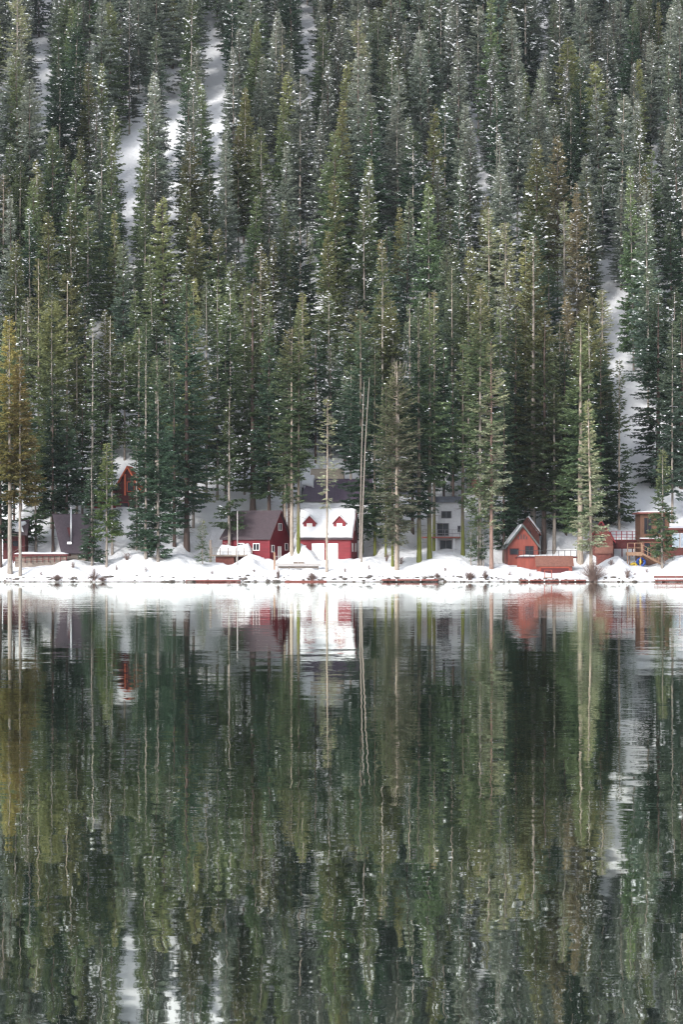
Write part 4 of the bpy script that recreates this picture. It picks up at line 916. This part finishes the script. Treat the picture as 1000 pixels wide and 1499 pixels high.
GAPS = [(60, 150, 15, 75, 1), (60, 30, 9, 50, .9), (190, 235, 20, 30, 1), (205, 185, 10, 35, .8), (252, 165, 16, 48, 1), (312, 145, 16, 55, 1), (130, 30, 9, 50, .7), (312, 20, 8, 30, .9), (160, 170, 10, 30, .7), (697, 150, 9, 12, .9), (700, 295, 8, 10, .8),
        (453, 5, 12, 12, .9), (450, 130, 5, 10, .8), (790, 5, 16, 12, .9), (925, 600, 9, 42, 1), (935, 670, 13, 45, 1), (965, 735, 45, 18, 1), (905, 525, 10, 14, .9), (350, 690, 26, 45, .95), (655, 700, 18, 38, .95), (765, 385, 7, 25, .9), (478, 600, 7, 25, .8), (515, 465, 7, 8, .8), (300, 650, 6, 40, .8)]
def hits_gap(px, pt, pb, hwpx):
    for gx_, gy_, rx, ry, p in GAPS:
        if pt < gy_+ry and pb > gy_-ry:
            f = max(0.25, min(1, (gy_-pt)/max(1, (pb-pt)*.6)))
            if abs(px-gx_) < rx*0.9+hwpx*f*0.55 and rnd.random() < p: return True
    return False
cand = []; cells = {}
def near(X, Y, r):
    for a in range(int(X//8)-1, int(X//8)+2):
        for b_ in range(int(Y//8)-1, int(Y//8)+2):
            for (x, y) in cells.get((a, b_), ()):
                if (x-X)**2+(y-Y)**2 < r*r: return True
    return False
for x, y in occupied: cells.setdefault((int(x//8), int(y//8)), []).append((x, y))
tries = 0
BX = [(-18, -1, 376, 396), (3, 14, 380, 398), (-41, -30, 374, 394), (19, 28, 380, 396)]          # keep the upper houses' plots free
while tries < 26000:
    tries += 1
    Y = 386+(690-386)*rnd.random()**0.85; X = rnd.uniform(-1, 1)*(Y*0.143+14)
    if any(a < X < b_ and c_ < Y < d_ for a, b_, c_, d_ in BX): continue
    if near(X, Y, rnd.uniform(5.0, 8.4)): continue
    H = rnd.choice((rnd.uniform(25, 38), rnd.uniform(25, 36), rnd.uniform(16, 30))) if Y > 420 else rnd.uniform(18, 31)
    z = gz(X, Y); px = X/Y*F+500; pt = py_of(z+H, Y); pb = py_of(z, Y)
    if hits_gap(px, pt, pb, 2.8/Y*F): continue
    # no tree may stand in front of what the first rows keep clear
    cells.setdefault((int(X//8), int(Y//8)), []).append((X, Y)); cand.append((X, Y, z, H, px, pt, pb))
cand.sort(key=lambda c: c[1])
vis = [c for c in cand if -15 < c[4] < 1015 and c[6] > -20 and c[5] > -160]
# how much of each tree shows: clear sky of nearer crowns round its top
score = []
for i, c in enumerate(vis):
    cover = 0
    for q in vis[:i]:
        if abs(q[4]-c[4]) < 14 and q[5] < c[5]+25: cover += 1
    score.append((cover, c[1], i))
score.sort(); single = set(i for _, _, i in score[:215]); solo = [vis[i] for i in sorted(single)]
rest = [c for i, c in enumerate(vis) if i not in single]+[c for c in cand if c not in set(vis)]
KINDS = ['cold']*4+['green']*7+['olive']*5+['dark']*4+['tipgold']+['brown']+['grey']
rowname = lambda p: 'lower' if p > 330 else ('middle' if p > 160 else 'upper')
colname = lambda p: ['far left', 'left', 'centre left', 'centre', 'centre right', 'right', 'far right'][max(0, min(6, int(p/143)))]
SOLO = []
for (X, Y, z, H, px, pt, pb) in solo:
    fo = rnd.choice(KINDS) if rnd.random() > max(0, min(.6, (330-pt)/450)) else 'frost_haze'; v = rnd.randrange(len(VAR)); cm, tm, fr = VAR[v]; bare = fo == 'grey'
    if bare: cm, tm, fr = SPARSE
    bk = rnd.choice(['dead', 'pale', 'grey', 'grey']) if fr > .5 else rnd.choice(['grey', 'grey', 'dark', 'dark'])
    form = ('half-bare' if bare else 'snow-flecked') if v % 3 == 0 or bare else ('lightly dusted' if v % 3 == 1 else 'snow-dusted')
    SOLO.append((X, Y, z, H, px, pt, fo, cm, tm, fr, bare, bk, form, (form, WORD[fo], rowname(pt), colname(px))))
for (X, Y, z, H, px, pt, fo, cm, tm, fr, bare, bk, form, key) in SOLO:
    s = H/(28 if bare else 30); r = (0.35*s+0.65)*rnd.uniform(.8, 1.2)
    same = sorted(q[4] for q in SOLO if q[-1] == key); k = same.index(px); n = len(same)
    which = '' if n == 1 else (('left-hand ', 'right-hand ')[k] if n == 2 else ('leftmost ', 'second ', 'third ', 'fourth ', 'fifth ', 'sixth ', 'seventh ', 'eighth ')[k] if k < n-1 else 'rightmost ')
    lab = which+'%s %s conifer, %s hillside, %s of the picture' % key
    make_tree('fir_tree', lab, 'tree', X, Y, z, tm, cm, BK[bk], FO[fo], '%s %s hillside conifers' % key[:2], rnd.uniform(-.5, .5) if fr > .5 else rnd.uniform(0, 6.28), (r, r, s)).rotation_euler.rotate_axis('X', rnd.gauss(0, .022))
# the rest of the forest as one mass of instanced firs
protos = bpy.data.collections.new('forest_kinds')
import bmesh
pk = 0
for v, (cm, tm, fr) in enumerate(VAR):
    for fo in (('green', 'frost_haze') if v % 2 else ('olive', 'cold') if v % 4 else ('dark', 'frost_haze')):
        bm = bmesh.new(); bm.from_mesh(cm); nfc = len(bm.faces); bm.from_mesh(tm); bm.faces.ensure_lookup_table()
        for q in range(nfc, len(bm.faces)): bm.faces[q].material_index = 2
        me = bpy.data.meshes.new('forest_fir'); bm.to_mesh(me); bm.free()
        for q in (FO[fo], M_clump, BK['grey' if fr > .5 else 'dark']): me.materials.append(q)
        po = bpy.data.objects.new('kind_%02d' % pk, me); protos.objects.link(po); pk += 1
me = bpy.data.meshes.new('distant_forest'); me.from_pydata([(c[0], c[1], c[2]) for c in rest], [], [])
for nm, ty, vals in (('pick', 'INT', [2*rnd.randrange(pk//2)+(1 if rnd.random() < max(.15, min(.75, (380-c[5])/450)) else 0) for c in rest]), ('turn', 'FLOAT', [rnd.uniform(0, 6.28) for c in rest]), ('size', 'FLOAT', [c[3]/30 for c in rest])):
    a = me.attributes.new(nm, ty, 'POINT'); a.data.foreach_set('value', vals)
fo_ = mesh_obj('distant_forest', me); tag(fo_, 'mass of snow-flecked conifers filling the steep hillside behind the nearer trees', 'forest', None, 'stuff')
ng = bpy.data.node_groups.new('forest', 'GeometryNodeTree')
ng.interface.new_socket('Geometry', in_out='INPUT', socket_type='NodeSocketGeometry'); ng.interface.new_socket('Geometry', in_out='OUTPUT', socket_type='NodeSocketGeometry')
N = ng.nodes; gi = N.new('NodeGroupInput'); go = N.new('NodeGroupOutput'); ip = N.new('GeometryNodeInstanceOnPoints'); ci = N.new('GeometryNodeCollectionInfo')
ci.inputs['Collection'].default_value = protos; ci.inputs['Separate Children'].default_value = True; ci.inputs['Reset Children'].default_value = True
def named(nm, ty):
    q = N.new('GeometryNodeInputNamedAttribute'); q.data_type = ty; q.inputs[0].default_value = nm; return q.outputs[0]
ip.inputs['Pick Instance'].default_value = True
cxz = N.new('ShaderNodeCombineXYZ'); ng.links.new(named('turn', 'FLOAT'), cxz.inputs[2])
ng.links.new(gi.outputs[0], ip.inputs['Points']); ng.links.new(ci.outputs[0], ip.inputs['Instance']); ng.links.new(named('pick', 'INT'), ip.inputs['Instance Index'])
ng.links.new(cxz.outputs[0], ip.inputs['Rotation']); ng.links.new(named('size', 'FLOAT'), ip.inputs['Scale']); ng.links.new(ip.outputs[0], go.inputs[0])
fo_.modifiers.new('forest', 'NODES').node_group = ng
print('TRIS', sum(len(m.polygons)*2 for m in bpy.data.meshes)); print('TREES', len(HERO), len(MID), 'solo', len(solo), 'rest', len(rest))

# ------------------------------------------------------------------ bushes, driftwood, stones
def bush(px, py, hw, hpx, label, mat, n=60, name='bare_bush', Y=None, up=0.5):
    Y = Y or y_for_base(px, py, 350.2); X = wx(px, Y); z = gz(X, Y); r = empty(name, (X, Y, z-0.1), 0, label, 'bush', 'bare bushes along the shore')
    R0 = hw/F*Y; Hh_ = hpx/F*Y; m = MB()
    for k in range(n):
        a = rnd.uniform(0, 6.28); q = rnd.random(); rr = R0*q; h = Hh_*rnd.uniform(.45, 1)*(1-up*q*q)
        p0 = (rnd.uniform(-.2, .2)*R0, rnd.uniform(-.2, .2)*R0, 0); p1 = (math.cos(a)*rr*.45, math.sin(a)*rr*.45, h*.55); p2 = (math.cos(a)*rr, math.sin(a)*rr, h)
        m.tube([p0, p1, p2], 0.03, 0.01, n=3)
        for _ in range(3):
            b0 = Vector(p1).lerp(Vector(p2), rnd.random()); m.tube([b0, b0+Vector((rnd.uniform(-.3, .3), rnd.uniform(-.3, .3), rnd.uniform(.05, .35)))*min(1.2, Hh_)], 0.016, 0.008, n=3)
    o = m.build('twigs', mat, r); o['kind'] = 'stuff'
bush(83, 850, 12, 9, 'low brownish bush at the water below the A-frame deck', PM['twig'], 90)
bush(137, 850, 11, 20, 'upright bare shrub at the water below the small green firs', PM['twig'], 45)
bush(150, 850, 9, 7, 'small low brush just right of the upright bare shrub', PM['twig'], 60)
bush(457, 849, 11, 11, 'low dark bush at the water by the railed grey deck', PM['twig'], 90)
bush(407, 849, 3.5, 13, 'little dark evergreen shrub at the water left of the grey deck', PM['twig'], 40)
bush(688, 849, 12, 13, 'tangle of driftwood roots at the water below the sapling clump', PM['twig'], 70, up=.2)
bush(711, 850, 5, 15, 'narrow dark bush right of the driftwood tangle', PM['twig'], 60)
bush(869, 851, 25, 33, 'largest bare bush spreading at the foot of the pale leaning tree', PM['twig'], 170)
bush(919, 850, 10, 15, 'small crooked bush at the water left of the right-hand dock', PM['twig'], 35)
bush(640, 848, 6, 8, 'small bush at the right end of the railed platform dock', PM['twig'], 40)
bush(882, 812, 13, 32, 'reddish bare bush in front of the faded red cabin', PM['redtwig'], 120)
bush(185, 820, 9, 13, 'thin scrub poking from snow below the dark firs at left', PM['twig'], 25)
bush(587, 826, 8, 13, 'thin scrub beside the foot of the brush-topped tree', PM['twig'], 25)
bush(566, 822, 6, 16, 'thin scrub poking from snow left of the brush-topped tree', PM['twig'], 18)
bush(895, 827, 7, 9, 'sparse twigs in snow right of the large bare bush', PM['twig'], 20)
bush(106, 832, 4, 10, 'lone seedling in snow below the mauve roof', PM['twig'], 20)
for px, py, hw, hp, lab in ((310, 840, 4, 7, 'few twigs poking from the bank left of the thin pale pole'), (372, 838, 3, 6, 'few twigs poking from snow below the maroon-roofed cabin'), (505, 838, 4, 7, 'few twigs in open snow below the white-roofed cabin'),
    (540, 834, 3, 9, 'thin twigs left of the scrub by the brush-topped tree'), (652, 836, 4, 7, 'few twigs in open snow below the grey house'), (747, 842, 5, 8, 'scrub twigs in the bank below the orange cabin'), (776, 845, 4, 7, 'short twigs left of the orange ladder'),
    (930, 842, 3, 6, 'few twigs below the wooden stairs'), (60, 842, 4, 7, 'few twigs in snow below the dark red deck'), (213, 838, 4, 8, 'few twigs in the bank below the low-boughed dark firs'), (170, 836, 5, 9, 'scrub twigs right of the small bright green fir'), (948, 838, 4, 8, 'short scrub by the foot of the young green fir')):
    bush(px, py, hw, hp, lab, PM['twig'], 9)
g = np.random.default_rng(3); V = []; Fs = []; off = 0
ico = bmesh.new(); bmesh.ops.create_icosphere(ico, subdivisions=1, radius=1); iv = np.array([v.co for v in ico.verts]); iff = np.array([[v.index for v in f.verts] for f in ico.faces]); ico.free()
ns = 1000
px_ = g.uniform(-64, 64, ns); dens_ = vnoise(px_*0.13, px_*0+2, 7)
for k in range(ns):
    if g.uniform() > dens_[k]**1.5*1.6: continue
    X = px_[k]; Y = 350.0+0.9*float(fbm(np.array([X*0.12]), np.array([3.3]), 3, 5)[0])+g.uniform(-0.5, 0.9); z = gz(X, Y)
    sz = g.gamma(2, .045)+.04
    P = iv*(1+g.normal(0, .15, (len(iv), 1)))*np.array([sz*g.uniform(1, 2.2), sz, sz*.7])+np.array([X, Y, max(z, -.05)+sz*.2])
    V.append(P); Fs.append(iff+off); off += len(iv)
o = mesh_obj('shore_stones', np_mesh('shore_stones', np.concatenate(V), np.concatenate(Fs)), None, [PM['stone']]); tag(o, 'dark wet stones scattered along the waterline', 'stones', None, 'stuff')
for (px0, px1, py, lab) in ((238, 300, 849.5, 'long dark driftwood log at the water left of the reddish dock'), (5, 60, 850, 'dark log lying along the water at the left edge'), (868, 900, 850, 'dark log by the foot of the large bare bush')):
    y = 350.6; o = MB().tube([(wx(px0, y), y, .18), (wx((px0+px1)/2, y), y+.2, .3), (wx(px1, y), y, .2)], .16, .1, n=8).build('driftwood_log', PM['wood'], None, True); tag(o, lab, 'log', 'driftwood logs')

# ------------------------------------------------------------------ air
hz = bpy.data.meshes.new('haze'); hb_ = MB().box(-700, 700, -70, 1450, -8, 345); hz.from_pydata(hb_.v, [], hb_.f)
mh = bpy.data.materials.new('haze'); mh.use_nodes = True; tt = mh.node_tree; tt.nodes.remove(tt.nodes['Principled BSDF'])
pv = tt.nodes.new('ShaderNodeVolumePrincipled'); pv.inputs['Color'].default_value = (0.86, 0.92, 1.0, 1); pv.inputs['Density'].default_value = 0.00004; pv.inputs['Anisotropy'].default_value = 0.0
tt.links.new(pv.outputs[0], tt.nodes['Material Output'].inputs['Volume'])
HAZE = True
if HAZE: tag(mesh_obj('haze', hz, None, [mh]), 'thin pale air between camera and hill', 'haze', None, 'stuff')

for o in bpy.data.objects:
    if o.get('label') and len(o['label'].replace('-', ' ').split()) > 16: print('LONG', o['label'])
